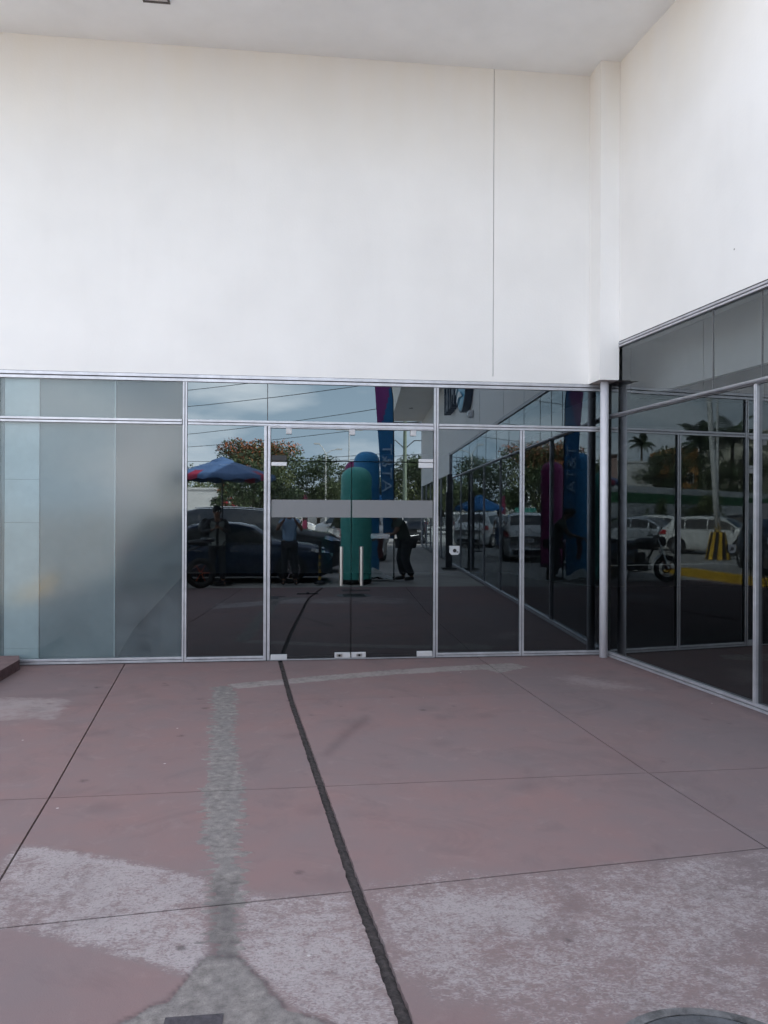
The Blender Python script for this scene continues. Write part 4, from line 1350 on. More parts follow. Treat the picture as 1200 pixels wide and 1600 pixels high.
um_b = mat('parasol_blue', (.10, .19, .38), .7, var=.1)
um_r = mat('parasol_red', (.42, .03, .08), .7, var=.1)
ps = parasol('large blue parasol with red patches left of the photographer', (-1.44, -8.85, 0), 1.15, 2.33, .38, um_b, 8, patches=um_r, rz=R(8), scal=.06)
for k in range(8):
    a = R(45 * k + 22)
    mk = MB()
    rs = random.Random(k)
    for i in range(5):
        x = -.16 + i * .07; hh = rs.uniform(.02, .045)
        mk.add([(x, 0, 0), (x + .05, 0, .005), (x + .045, 0, hh), (x + .01, 0, hh * .8)], [(0, 1, 2, 3)])
    o = mk.build('faded_print', mat('print_pale', (.28, .36, .52), .7) if k == 0 else bpy.data.materials['print_pale'], ps)
    n_ = Vector((math.cos(a), math.sin(a), 0))
    o.matrix_local = Matrix.Translation((n_.x * .62, n_.y * .62, 2.535)) @ Matrix.Rotation(a + PI / 2, 4, 'Z') @ Matrix.Rotation(R(-66), 4, 'X')
parasol('plain bright blue parasol standing on the road beyond the tubes', (3.6, -23.4, -.03), 1.0, 1.8, .5, mat('parasol_bright', (.02, .22, .55), .6), 8, rz=R(5), scal=.12)

# dark totem beside the wing, black post, T stand, easel
tt = empty('totem_board', (4.38, -12.95, 0), R(5), 'narrow dark upright totem board near the wing glass', 'totem')
box('panel', (-.09, -.05, .05), (.09, .05, 2.12), mat('totem_dark', (.03, .032, .038), .5), tt, bevel=.01)
box('top_panel', (-.045, -.04, 2.121), (.075, .04, 2.62), mat('totem_dark2', (.045, .048, .055), .5), tt, bevel=.01)
box('foot', (-.2, -.2, 0), (.2, .2, .049), M['black'], tt, bevel=.01)
bp_ = empty('striped_post', (.66, -8.72, 0), 0, 'short black and yellow striped post beside the photographer', 'post')
for k in range(11):
    MB().tube([(0, 0, .08 + k * .078), (0, 0, .08 + (k + 1) * .078)], .032, 12).build('band', M['black'] if k % 2 or k > 7 else mat('post_yellow', (.4, .26, .05), .6) if k == 0 else (M['black'] if k % 2 or k > 7 else bpy.data.materials['post_yellow']), bp_)
MB().lathe([(0, 0), (.12, 0), (.12, .03), (.04, .08), (0, .08)], 20).build('base', M['black'], bp_)
ts = empty('t_stand', (.35, -6.55, 0), 0, 'low black stand with flat cross foot on the paving ahead of the photographer', 'stand')
box('foot', (-.2, -.02, .001), (.2, .02, .02), M['black'], ts)
MB().tube([(0, 0, .02), (0, -.3, .02)], .018, 8).build('stem', M['black'], ts)
bag = empty('white_cloth_bundle', (2.05, -9.7, 0), 0, 'crumpled white cloth bundle on the ground by the bending man', 'cloth')
V = []; F = []
for i in range(13):
    for k in range(9):
        x = -.28 + .05 * i; y = -.2 + .05 * k
        z = .02 + .26 * math.exp(-((x + .1) ** 2 + y * y) / .025) + .1 * math.exp(-((x - .15) ** 2 + y * y) / .02) + .05 * mnoise.noise((x * 9, y * 9, 0))
        V.append((x, y, max(.004, z)))
for i in range(12):
    for k in range(8):
        F.append((i * 9 + k, (i + 1) * 9 + k, (i + 1) * 9 + k + 1, i * 9 + k + 1))
MB().add(V, F).build('cloth', mat('white_cloth', (.6, .62, .62), .8), bag, smooth=True)
es = empty('black_easel', (-4.0, -5.9, .0), R(50), 'thin black folding easel at the kerb, seen mirrored beside the wing mullion', 'easel')
MB().tube([(.0, 0, 0), (.42, .0, 1.15)], .012, 6).build('leg', M['black'], es)
MB().tube([(.55, .3, 0), (.42, 0, 1.15)], .012, 6).build('leg', M['black'], es)
MB().tube([(.1, 0, .25), (.52, .22, .25)], .009, 6).build('brace', M['black'], es)


# ------------------------------------------------------------------ people
def skin(name, pts, edges, rad, m, parent, sub=2):
    me = bpy.data.meshes.new(name)
    me.from_pydata([Vector(p) for p in pts], edges, [])
    me.materials.append(m)
    o = bpy.data.objects.new(name, me)
    COL.objects.link(o)
    o.parent = parent
    md = o.modifiers.new('skin', 'SKIN')
    md.use_smooth_shade = True
    md.branch_smoothing = .4
    if not me.skin_vertices: me.skin_vertices.new()
    sv = me.skin_vertices[0].data
    for i, r in enumerate(rad):
        sv[i].radius = r if isinstance(r, tuple) else (r, r)
        sv[i].use_root = (i == 0)
    s = o.modifiers.new('sub', 'SUBSURF'); s.levels = sub; s.render_levels = sub
    return o


skinm = mat('skin_tone', (.23, .12, .075), .55, var=.06)
hairm = mat('dark_hair', (.012, .010, .009), .7, var=.3, scale=60)


def person(label, loc, rz, J, top_m, leg_m, sleeve='short', shoe=None, hair='short', scale=1, name='person'):
    """J: joints dict in metres, figure faces local +y"""
    root = empty(name, loc, rz, label, 'person')
    root.scale = (scale,) * 3 if isinstance(scale, (int, float)) else scale
    g = lambda k: Vector(J[k])
    names = ['pelvis', 'waist', 'chest', 'neck', 'head0', 'head1', 'shL', 'elL', 'wrL', 'shR', 'elR', 'wrR', 'hipL', 'knL', 'anL', 'toL', 'hipR', 'knR', 'anR', 'toR']
    idx = {k: i for i, k in enumerate(names)}
    ed = [('pelvis', 'waist'), ('waist', 'chest'), ('chest', 'neck'), ('neck', 'head0'), ('head0', 'head1'), ('chest', 'shL'), ('shL', 'elL'), ('elL', 'wrL'),
          ('chest', 'shR'), ('shR', 'elR'), ('elR', 'wrR'), ('pelvis', 'hipL'), ('hipL', 'knL'), ('knL', 'anL'), ('anL', 'toL'), ('pelvis', 'hipR'), ('hipR', 'knR'), ('knR', 'anR'), ('anR', 'toR')]
    rad = {'pelvis': (.14, .10), 'waist': (.13, .09), 'chest': (.14, .10), 'neck': .052, 'head0': .075, 'head1': .085, 'shL': .055, 'elL': .038, 'wrL': .026, 'shR': .055, 'elR': .038, 'wrR': .026,
           'hipL': .085, 'knL': .055, 'anL': .036, 'toL': .03, 'hipR': .085, 'knR': .055, 'anR': .036, 'toR': .03}
    skin('body', [g(k) for k in names], [(idx[a], idx[b]) for a, b in ed], [rad[k] for k in names], skinm, root)
    # shirt
    sn = ['pelvis', 'waist', 'chest', 'neck', 'shL', 'elL', 'shR', 'elR']
    pts = [g(k) for k in sn]
    f = .55 if sleeve == 'short' else .98
    pts[0] = pts[0] + Vector((0, 0, -.06))
    pts[5] = g('shL').lerp(g('elL'), f); pts[7] = g('shR').lerp(g('elR'), f)
    e = [(0, 1), (1, 2), (2, 3), (2, 4), (4, 5), (2, 6), (6, 7)]
    r = [(.175, .135), (.165, .125), (.175, .13), .065, .08, .06, .08, .06]
    if sleeve == 'long':
        pts += [g('elL').lerp(g('wrL'), .9), g('elR').lerp(g('wrR'), .9)]; e += [(5, 8), (7, 9)]; r += [.042, .042]
    skin('shirt', pts, e, r, top_m, root)
    tn = ['pelvis', 'hipL', 'knL', 'anL', 'hipR', 'knR', 'anR']
    pts = [g(k) for k in tn]
    pts[3] = g('knL').lerp(g('anL'), .93); pts[6] = g('knR').lerp(g('anR'), .93)
    skin('trousers', pts, [(0, 1), (1, 2), (2, 3), (0, 4), (4, 5), (5, 6)], [(.155, .12), .105, .075, .065, .105, .075, .065], leg_m, root)
    for s in 'LR':
        a, t = g('an' + s), g('to' + s)
        skin('shoe', [a + Vector((0, -.03, -.015)), a.lerp(t, .55) + Vector((0, 0, -.01)), t], [(0, 1), (1, 2)], [.048, .05, .04], shoe or M['black'], root)
    # head details
    h = g('head1'); dirf = Vector(J.get('face', (0, 1, 0))).normalized()
    up = (g('head1') - g('head0')).normalized()
    side = dirf.cross(up).normalized()
    c = g('head0').lerp(h, .6)
    MB().ball(c + dirf * .095 - up * .0, (.013, .018, .018), 8, 6).build('nose', skinm, root, smooth=True)
    for s in (1, -1):
        MB().ball(c + dirf * .084 + side * .03 * s + up * .025, (.011,) * 3, 8, 6).build('eye', M['white_paint'], root, smooth=True)
        MB().ball(c + side * .088 * s, (.012, .018, .028), 8, 6).build('ear', skinm, root, smooth=True)
    MB().ball(c + dirf * .086 - up * .04, (.022, .008, .006), 8, 4).build('mouth', mat('lips', (.2, .06, .05), .5) if 'lips' not in bpy.data.materials else bpy.data.materials['lips'], root)
    hb_ = MB(); hb_.ball(c + up * .045 - dirf * .018, (.098, .1, .085), 14, 10)
    hb_.build('cap' if hair == 'cap' else 'hair', M['black'] if hair == 'cap' else hairm, root, smooth=True)
    # hands
    for s in 'LR':
        wr, el = g('wr' + s), g('el' + s)
        d = Vector(J['hand' + s]).normalized() if 'hand' + s in J else (wr - el).normalized()
        q = Vector(J.get('palm' + s, (0, 0, -1)))
        q = (q - d * q.dot(d)).normalized(); sd_ = d.cross(q)
        pc = wr + d * .05
        pts = [wr, pc, wr + d * .085]; e = [(0, 1), (1, 2)]; r = [(.022, .022), (.034, .018), (.034, .014)]
        for k in range(4):
            off = sd_ * (-.03 + .02 * k)
            ln = (.062, .072, .068, .052)[k]
            b0 = len(pts)
            p = wr + d * .088 + off
            pts += [p, p + d * ln * .5 + q * .008, p + d * ln * .8 + q * .034]
            e += [(2, b0), (b0, b0 + 1), (b0 + 1, b0 + 2)]; r += [.0095, .0088, .0075]
        b0 = len(pts)
        pts += [pc - sd_ * .045 + q * .015, pc - sd_ * .055 + d * .04 + q * .03]
        e += [(1, b0), (b0, b0 + 1)]; r += [.011, .009]
        skin('hand', pts, e, r, skinm, root, 1)
    return root


blueshirt = mat('light_blue_shirt', (.28, .42, .60), .8, var=.1, bump=.3, bscale=14)
darktr = mat('dark_trousers', (.018, .018, .024), .8, var=.2)
J = dict(pelvis=(0, -.02, .92), waist=(0, -.02, 1.06), chest=(0, -.02, 1.27), neck=(0, -.02, 1.42), head0=(0, .0, 1.50), head1=(0, .02, 1.59),
         shL=(-.17, -.02, 1.36), elL=(-.27, .08, 1.16), wrL=(-.105, .21, 1.40), shR=(.17, -.02, 1.36), elR=(.27, .08, 1.16), wrR=(.105, .21, 1.40),
         hipL=(-.09, -.02, .86), knL=(-.10, .01, .48), anL=(-.11, -.02, .08), toL=(-.13, .12, .035), hipR=(.09, -.02, .86), knR=(.11, .01, .48), anR=(.13, -.02, .08), toR=(.16, .12, .035),
         handL=(.12, .12, 1), palmL=(.8, .3, 0), handR=(-.12, .12, 1), palmR=(-.8, .3, 0))
person('photographer in light blue shirt and dark trousers holding up a phone, mirrored in the door', (0.0, -8.56, 0), 0, J, blueshirt, darktr)
ph = empty('phone', (0, -8.272, 1.53), 0, 'dark phone held up in both hands of the photographer', 'phone')
box('case', (-.037, -.008, -.078), (.037, .0, .074), M['black'], ph, bevel=.003)
box('screen', (-.034, -.0095, -.074), (.034, -.0085, .070), mat('phone_screen', (.05, .06, .07), .1), ph)
# vendor by the parasol pole
Jv = dict(J); Jv.update(elL=(-.30, .02, 1.12), wrL=(-.10, .22, 1.18), elR=(.26, .04, 1.10), wrR=(.06, .24, 1.22), handL=(.5, .4, .3), handR=(-.5, .4, .3), face=(.25, 1, -.15))
greytop = mat('dark_top', (.03, .03, .036), .8, var=.2)
vn = person('street vendor in dark clothes, cap and pale work vest under the parasol', (-1.52, -8.55, 0), R(-8), Jv, greytop, darktr, 'long', hair='cap')
vest = mat('pale_vest', (.22, .24, .22), .8, var=.12)
for s in (-1, 1):
    b = MB()
    V = [(s * .035, .128, 1.33), (s * .13, .11, 1.36), (s * .165, .10, 1.1), (s * .175, .10, .84), (s * .03, .15, .84), (s * .03, .145, 1.1)]
    b.add(V + [(x, y + .012, z) for x, y, z in V], [tuple(range(6)), tuple(range(11, 5, -1))] + [(i, i + 6, (i + 1) % 6 + 6, (i + 1) % 6) for i in range(6)])
    b.build('vest_panel', vest, vn)
MB().ball((-.24, -.16, 1.22), (.15, .14, .2), 12, 8).build('shoulder_bag', M['black'], vn, smooth=True)
# bending man in green
Jb = dict(pelvis=(0, -.03, .90), waist=(0, .0, 1.06), chest=(0, .06, 1.27), neck=(0, .13, 1.41), head0=(0, .20, 1.49), head1=(0, .25, 1.57),
          shL=(-.17, .09, 1.35), elL=(-.20, .18, 1.08), wrL=(-.10, .40, .98), shR=(.17, .09, 1.35), elR=(.20, .20, 1.08), wrR=(.10, .42, 1.0),
          hipL=(-.09, -.04, .86), knL=(-.10, .03, .47), anL=(-.10, -.03, .08), toL=(-.12, .12, .035), hipR=(.09, -.04, .86), knR=(.10, .0, .47), anR=(.11, -.12, .08), toR=(.13, .03, .035),
          face=(0, .75, -.65))
olive = mat('olive_shirt', (.04, .055, .042), .8, var=.15)
person('heavy man in dark green shirt stooping toward the tubes with a red cloth', (2.60, -9.45, 0), R(82), Jb, olive, darktr, 'short', scale=(1.25, 1.4, 1.0))
rc = empty('red_cloth', (2.05, -9.40, 1.0), 0, 'dark red cloth hanging from the hands of the bending man', 'cloth')
V = []; F = []
for i in range(10):
    for k in range(5):
        V.append((-.05 + .03 * k + .012 * math.sin(i), .02 * math.sin(k * 2 + i * .6), -.055 * i))
for i in range(9):
    for k in range(4): F.append((i * 5 + k, i * 5 + k + 1, i * 5 + 6 + k, i * 5 + 5 + k))
MB().add(V, F).build('fabric', mat('dark_red_cloth', (.14, .03, .035), .8), rc, smooth=True)
Jw = dict(J); Jw.update(elL=(-.24, -.03, 1.10), wrL=(-.22, .05, .88), elR=(.24, -.03, 1.10), wrR=(.22, .08, .88), handL=(0, .2, -1), handR=(0, .2, -1), knR=(.11, .14, .50), anR=(.12, .18, .1), toR=(.13, .32, .06), anL=(-.11, -.2, .1), toL=(-.12, -.07, .035))
person('man in white shirt and blue trousers walking beside the white hatchback', (2.62, -25.6, -.03), R(200), Jw, mat('white_shirt', (.6, .6, .62), .8), mat('blue_jeans', (.05, .08, .14), .8))

# ------------------------------------------------------------------ vegetation
def leafm(nm, c, tr=.25):
    m = mat(nm, c, .6, var=.45, scale=1.6)
    return m


lf_dark = leafm('leaf_dark', (.055, .085, .032)); lf_mid = leafm('leaf_mid', (.09, .12, .045)); lf_lite = leafm('leaf_light', (.13, .15, .055))
bloom = mat('orange_bloom', (.50, .16, .07), .6, var=.4, scale=3)
bark = mat('bark', (.10, .075, .05), .85, var=.3, bump=.5, bscale=20)


def leaves(mb, c, r, n, rs, size, mi=0, shell=.55):
    for _ in range(n):
        while True:
            p = Vector((rs.uniform(-1, 1), rs.uniform(-1, 1), rs.uniform(-1, 1)))
            l = p.length
            if .15 < l < 1: break
        p = p * (shell + (1 - shell) * l) if l > .01 else p
        p = Vector((p.x * r[0], p.y * r[1], p.z * r[2])) + Vector(c)
        nrm = Vector((rs.gauss(0, 1), rs.gauss(0, 1), rs.gauss(.5, 1))).normalized()
        u = nrm.orthogonal().normalized()
        u = Matrix.Rotation(rs.uniform(0, 6.3), 3, nrm) @ u
        v = nrm.cross(u)
        s = size * rs.uniform(.6, 1.4)
        a = len(mb.v)
        mb.v += [tuple(p - u * s), tuple(p - v * s * .45), tuple(p + u * s), tuple(p + v * s * .45)]
        mb.f.append((a, a + 1, a + 2, a + 3)); mb.m.append(mi)


def tree(label, loc, h, cr, seed, mats, blooms=0, n=8000, leaf=.12, group='trees beyond the road', trunk_h=.38, flat=.75):
    rs = random.Random(seed)
    root = empty('leafy_tree', loc, 0, label, 'tree', group)
    tb = MB()
    th = h * trunk_h
    tb.tube([(0, 0, 0), (.05 * rs.uniform(-1, 1), .1 * rs.uniform(-1, 1), th * .5), (0, 0, th)], [h * .035, h * .027, h * .022], 8)
    clumps = []
    k = 13
    for i in range(k):
        a = 2 * PI * i / k * 2.4 + rs.uniform(0, .6); e = rs.uniform(.25, .95)
        rr = cr * (e ** .7) * rs.uniform(.55, .85)
        z = th + (h - th) * rs.uniform(.18, .9)
        rr *= math.sqrt(max(.15, 1 - ((z - th) / (h - th) - .38) ** 2 * 1.9))
        c = (rr * math.cos(a), rr * math.sin(a), z)
        clumps.append((c, cr * rs.uniform(.22, .42)))
        m_ = Vector((0, 0, th)).lerp(Vector(c), .5) + Vector((0, 0, -.1 * h * rs.random()))
        tb.tube([(0, 0, th * .92), m_, c], [h * .014, h * .009, h * .004], 5)
    clumps.append(((0, 0, h * .9), cr * .35)); clumps.append(((0, 0, h * .7), cr * .5))
    tb.build('trunk', bark, root, smooth=True)
    cm = MB()
    for c, r_ in clumps:
        leaves(cm, c, (r_, r_, r_ * flat), n // len(clumps), rs, leaf, rs.randrange(len(mats)), .7)
    o = cm.build('crown', mats, root)
    if blooms:
        bm_ = MB()
        for c, r_ in sorted(clumps, key=lambda q: -q[0][2])[:9]:
            leaves(bm_, (c[0], c[1], c[2] + r_ * .25), (r_ * .95, r_ * .95, r_ * .55), blooms // 9, rs, leaf * 1.0, 0, .9)
        bm_.build('blossom', bloom, root)
    return root


def bush(label, loc, r, n, seed, mats, leaf=.07, name='bush', group=None):
    rs = random.Random(seed)
    root = empty(name, loc, 0, label, 'bush', group)
    mb = MB()
    for i in range(7):
        c = (rs.uniform(-.6, .6) * r[0], rs.uniform(-.6, .6) * r[1], r[2] * rs.uniform(.45, 1.25))
        q = rs.uniform(.35, .6)
        leaves(mb, c, (r[0] * q, r[1] * q, r[2] * q), n // 7, rs, leaf, rs.randrange(len(mats)), .7)
    mb.build('foliage', mats, root)
    t = MB()
    for i in range(4): t.tube([(rs.uniform(-.1, .1), rs.uniform(-.1, .1), 0), (rs.uniform(-.4, .4) * r[0], rs.uniform(-.4, .4) * r[1], r[2])], [.05, .02], 5)
    t.build('stem', bark, root)
    return root


DK = [lf_dark, lf_mid]; MD = [lf_mid, lf_lite, lf_dark]; LT = [lf_lite, lf_mid]
tree('broad tree with many orange blossoms beyond the parked cars', (-2.0, -47, 0), 6.3, 3.7, 3, DK + [lf_lite], blooms=2600, n=15000, leaf=.10, trunk_h=.2)
tree('pink blossoming small tree above the left parasol', (-4.4, -46, 0), 4.7, 1.5, 9, MD, blooms=700, n=3200, leaf=.09, trunk_h=.3)
tree('dense green tree to the right of the blossoming one', (2.3, -54, 0), 5.6, 3.9, 4, MD, leaf=.10, n=14000, trunk_h=.2)
tree('dark green tree between the lamp post and the tubes', (5.0, -60, 0), 5.6, 3.2, 5, DK, leaf=.11, n=8000, trunk_h=.22)
tree('pale green tree right behind the electricity pole', (10.4, -58, 0), 6.2, 4.2, 6, LT + [lf_dark], leaf=.11, n=11000, trunk_h=.2)
tree('dark tree at the far end of the wing', (13.4, -56, 0), 5.2, 3.4, 8, DK, leaf=.11, n=7000, trunk_h=.2)
tree('mid green tree left of the electricity pole with rusty leaves', (7.3, -62, 0), 5.4, 3.2, 11, MD, blooms=500, leaf=.11, n=7000, trunk_h=.22)
tree('low grey-green tree behind the white wall at far left', (-10.5, -72, 0), 6.0, 4.4, 12, LT, n=3400, trunk_h=.2)
tree('distant low tree over the far left wall', (-7.2, -74, 0), 5.5, 3.6, 13, MD, n=2800, trunk_h=.2)
tree('dark tree standing close behind the grey sedan', (-1.6, -24.5, 0), 3.9, 2.6, 14, DK, n=6500, leaf=.07, trunk_h=.22)
bush('low clipped hedge piece behind the parked cars at far left', (-5.6, -27, 0), (1.9, .8, .95), 3800, 15, MD, .05, 'hedge_bush')
# trees and shrubs seen twice mirrored in the wing
tree('dark tree in front of the cream block', (-36.5, -51, 0), 7.6, 3.0, 21, DK, n=4200, trunk_h=.22)
tree('wide dark tree left of the palms', (-39.5, -49.5, 0), 7.0, 3.8, 22, DK, n=4600, trunk_h=.2)
tree('tall dark tree at the right of the palms', (-47.5, -47.5, 0), 8.4, 4.2, 23, DK, n=4600, trunk_h=.2)
tree('dark tree under the palms', (-43.6, -49.0, 0), 7.0, 3.6, 24, DK, n=4200, trunk_h=.2)
bush('round bush growing over the green-topped wall, left one', (-21.5, -32.2, 0), (.75, .75, 1.7), 2600, 25, DK, .06, 'wall_bush')
bush('large bush hanging on the green-topped wall, middle one', (-27.2, -35.2, 0), (1.9, 1.2, 2.0), 5200, 26, MD, .07, 'wall_bush')
bush('small shrub at the left foot of the green-topped wall', (-18.4, -31.4, 0), (1.2, .6, .9), 2000, 27, DK, .06, 'wall_bush')


def palm(label, loc, h, fl, seed, n=22):
    rs = random.Random(seed)
    root = empty('palm_tree', loc, 0, label, 'palm', 'palms by the cream block')
    MB().tube([(0, 0, 0), (.1, 0, h * .5), (0, .05, h)], [.22, .16, .14], 9).build('trunk', bark, root, smooth=True)
    fm = MB()
    q = 12
    for i in range(q):
        t = i / (q - 1)
        x = fl * t; z = .25 * fl * math.sin(t * 2.0) - .42 * fl * t * t
        if i:
            fm.tube([px_, (x, 0, z)], .018, 4)
        px_ = (x, 0, z)
        for s in (1, -1):
            ll = fl * .30 * math.sin(PI * min(1, .18 + t * .8))
            fm.add([(x, 0, z), (x + .09, s * .02, z), (x + .10 + ll * .35, s * ll, z - ll * .5), (x + .04 + ll * .35, s * ll, z - ll * .52)], [(0, 1, 2, 3)])
            fm.add([(x + fl * .04, 0, z), (x + .09 + fl * .04, s * .02, z), (x + .10 + ll * .45, s * ll * .95, z - ll * .35), (x + .04 + ll * .45, s * ll * .95, z - ll * .37)], [(0, 1, 2, 3)])
    me0 = None
    for i in range(n):
        if me0 is None:
            o = fm.build('frond', lf_dark, root); me0 = o.data
        else:
            o = bpy.data.objects.new('frond', me0); COL.objects.link(o); o.parent = root
        o.location = (0, .05, h)
        o.rotation_euler = (0, R(rs.uniform(-62, 42)), 2 * PI * i / n + rs.uniform(-.2, .2))
    return root


palm('left one of the two big dark palms before the cream block', (-39.9, -50.6, 0), 7.9, 2.6, 1)
palm('right one of the two big dark palms before the cream block', (-42.6, -49.7, 0), 8.3, 2.7, 2)
palm('tall slim palm far away over the roofs', (-59.6, -86.3, 0), 11.4, 1.9, 3, 18)

# ------------------------------------------------------------------ far walls, buildings, poles
def bldg(label, pts, z0, z1, m, wins=None, roof=None):
    cx = sum(p[0] for p in pts) / len(pts); cy_ = sum(p[1] for p in pts) / len(pts)
    root = empty('far_building', (cx, cy_, z0), 0, label, 'building')
    n = len(pts)
    mb = MB()
    P_ = [(x - cx, y - cy_) for x, y in pts]
    mb.add([(x, y, 0) for x, y in P_] + [(x, y, z1 - z0) for x, y in P_], [(i, (i + 1) % n, (i + 1) % n + n, i + n) for i in range(n)] + [tuple(range(n, 2 * n))])
    mb.build('walls', m, root)
    rf = MB()
    rf.add([(x * 1.02, y * 1.02, z1 - z0 + .02) for x, y in P_] + [(x * 1.02, y * 1.02, z1 - z0 + .22) for x, y in P_], [(i, (i + 1) % n, (i + 1) % n + n, i + n) for i in range(n)] + [tuple(range(n, 2 * n)), tuple(range(n))[::-1]])
    rf.build('roof_slab', roof or M['white_paint'], root)
    if wins:
        (ax, ay), (bx_, by_) = P_[0], P_[1]
        d = Vector((bx_ - ax, by_ - ay, 0)); L = d.length; d.normalize(); nn_ = Vector((d.y, -d.x, 0))
        for u, z, ww, hh in wins:
            c = Vector((ax, ay, z)) + d * (u * L) + nn_ * .03
            f = MB(); f.add([c, c + d * ww, c + d * ww + Vector((0, 0, hh)), c + Vector((0, 0, hh))], [(0, 1, 2, 3)])
            w_ = f.build('window', M['car_glass'], root)
            MB().tube([c, c + d * ww, c + d * ww + Vector((0, 0, hh)), c + Vector((0, 0, hh)), c], .05, 4).build('frame', M['white_paint'], w_)
    return root


orangew = mat('ochre_wall', (.48, .24, .07), .8)
creamw = mat('cream_wall', (.62, .58, .45), .8)
pinkw = mat('pink_wall', (.45, .30, .26), .8)
brownr = mat('brown_roof', (.10, .06, .05), .8)
bldg('ochre building with white top edge between the tall palm and the dark trees', [(-40.2, -54.9), (-42.4, -53.9), (-46, -60), (-43, -62)], 0, 7.8, orangew, [(.6, 4.5, .5, .9)])
bldg('large cream block behind the two palms', [(-55.3, -64.8), (-62.5, -60.6), (-68, -71), (-60, -75)], 0, 10.8, creamw, [(.3, 7.2, .9, 1.0), (.62, 7.2, .9, 1.0)], creamw)
bldg('pink house with brown roof at the far left of the right glass', [(-25.0, -45.2), (-27.0, -44.4), (-31, -52), (-28, -53)], 0, 5.9, pinkw, [(.3, 3.6, .5, .9)], brownr)
bldg('low white house behind the pink one', [(-34.5, -58), (-39.2, -56), (-42, -62), (-37, -64)], 0, 6.4, M['white_paint'], [(.3, 4.2, .8, .8)])
bldg('white warehouse wall at far left beyond the hedge', [(-12.5, -66), (-3.4, -66), (-3.4, -74), (-12.5, -74)], 0, 3.6, M['white_paint'], [(.2, 1.2, 1.2, .9), (.6, 1.2, 1.2, .9)])
bldg('pale low house under the trees right of the tubes', [(4.2, -69), (9.2, -69), (9.2, -75), (4.2, -75)], 0, 3.9, creamw, [(.2, 1.6, 1, 1), (.6, 1.6, 1, 1)], brownr)
bldg('small white house with brown roof at the road end', [(11.2, -49), (14.6, -49), (14.6, -54), (11.2, -54)], 0, 3.1, M['white_paint'], [(.3, 1.2, .9, 1)], brownr)

# long white wall with green band (wing view)
gw = empty('green_topped_wall', (0, 0, 0), 0, 'long white wall with green painted band and pale coping behind the lot', 'wall')
A_ = Vector((-14.5, -29.6, 0)); B_ = Vector((-54, -51.3, 0))
d = (B_ - A_).normalized(); nr = Vector((-d.y, d.x, 0))
if nr.y < 0: nr = -nr
greenb = mat('green_band', (.05, .20, .075), .7, var=.2)


def strip(nm, m, z0, z1, off, th=.2):
    a = A_ + nr * off; b = B_ + nr * off; c = B_ - nr * th; e = A_ - nr * th
    MB().add([(*p.xy, z) for z in (z0, z1) for p in (a, b, c, e)], [(0, 1, 5, 4), (1, 2, 6, 5), (2, 3, 7, 6), (3, 0, 4, 7), (4, 5, 6, 7)]).build(nm, m, gw)


strip('lower_wall', M['white_paint'], -.03, 2.2, 0)
strip('green_band', greenb, 2.2, 2.82, .03)
strip('coping', M['white_paint'], 2.82, 3.25, .0)
# long low white wall beyond the road (door view)
lw = empty('low_white_wall', (0, 0, 0), 0, 'long low white wall beyond the road and guard rail', 'wall')
MB().box((-3.2, -64.3, 0), (17, -64, 2.55)).build('wall_run', M['white_paint'], lw)
MB().box((-3.25, -64.4, 2.551), (17.05, -63.9, 2.68)).build('coping', M['cement'], lw)
# guard rail
gr = empty('guard_rail', (0, 0, 0), 0, 'low white pipe guard rail along the sunlit road', 'railing')
MB().box((-8, -46.25, .46), (18, -46.2, .58)).build('top_rail', M['white_paint'], gr)
MB().box((-8, -46.25, .18), (18, -46.2, .27)).build('lower_rail', M['white_paint'], gr)
for i in range(18):
    box('rail_post', (-7.9 + i * 1.5, -46.3, -.03), (-7.78 + i * 1.5, -46.15, .6), M['white_paint'], gr)
MB().box((-8, -46.6, -.029), (18, -46.3, .12)).build('rail_kerb', M['cement'], gr)
# gates / booth by the rail
bo = empty('white_booth', (4.2, -43.2, -.03), 0, 'white framed gate booth near the yellow blocks', 'booth')
for a in ((-.5, 0), (.5, 0), (-.5, .8), (.5, .8)): box('post', (a[0] - .05, a[1] - .05, 0), (a[0] + .05, a[1] + .05, 1.5), M['white_paint'], bo)
box('roof', (-.65, -.15, 1.5), (.65, .95, 1.6), M['white_paint'], bo)
box('panel', (-.45, -.02, .0), (.45, .02, .75), M['white_paint'], bo)
yb = empty('yellow_block', (3.35, -37.3, -.03), 0, 'yellow and black striped barrier block on the road', 'barrier')
for k in range(4): box('stripe', (-.3 + k * .15, -.2, 0), (-.15 + k * .15, .2, .6), M['yellow'] if k % 2 == 0 else M['black'], yb)


def pole_lamp(label, loc, h, arms, rt=.07, m=None):
    root = empty('street_lamp', loc, 0, label, 'street lamp', None)
    MB().tube([(0, 0, 0), (0, 0, h)], [rt, rt * .6], 8).build('pole', m or M['white_paint'], root)
    for dx, dz in arms:
        MB().tube([(0, 0, h), (dx * .5, 0, h + dz * .7), (dx, 0, h + dz)], .035, 6).build('arm', m or M['white_paint'], root)
        MB().box((dx - .1 if dx > 0 else dx - .35, -.1, h + dz - .05), (dx + .35 if dx > 0 else dx + .1, .1, h + dz + .05)).build('lamp_head', M['white_paint'], root)
    return root


pole_lamp('white street lamp with two raised arms left of the tubes', (2.7, -51, 0), 6.0, [(-.55, .75), (.9, .35)])
pole_lamp('white street lamp with flat twin heads above the blue tube', (4.55, -52, 0), 7.9, [(-.7, .05), (.7, .05)])
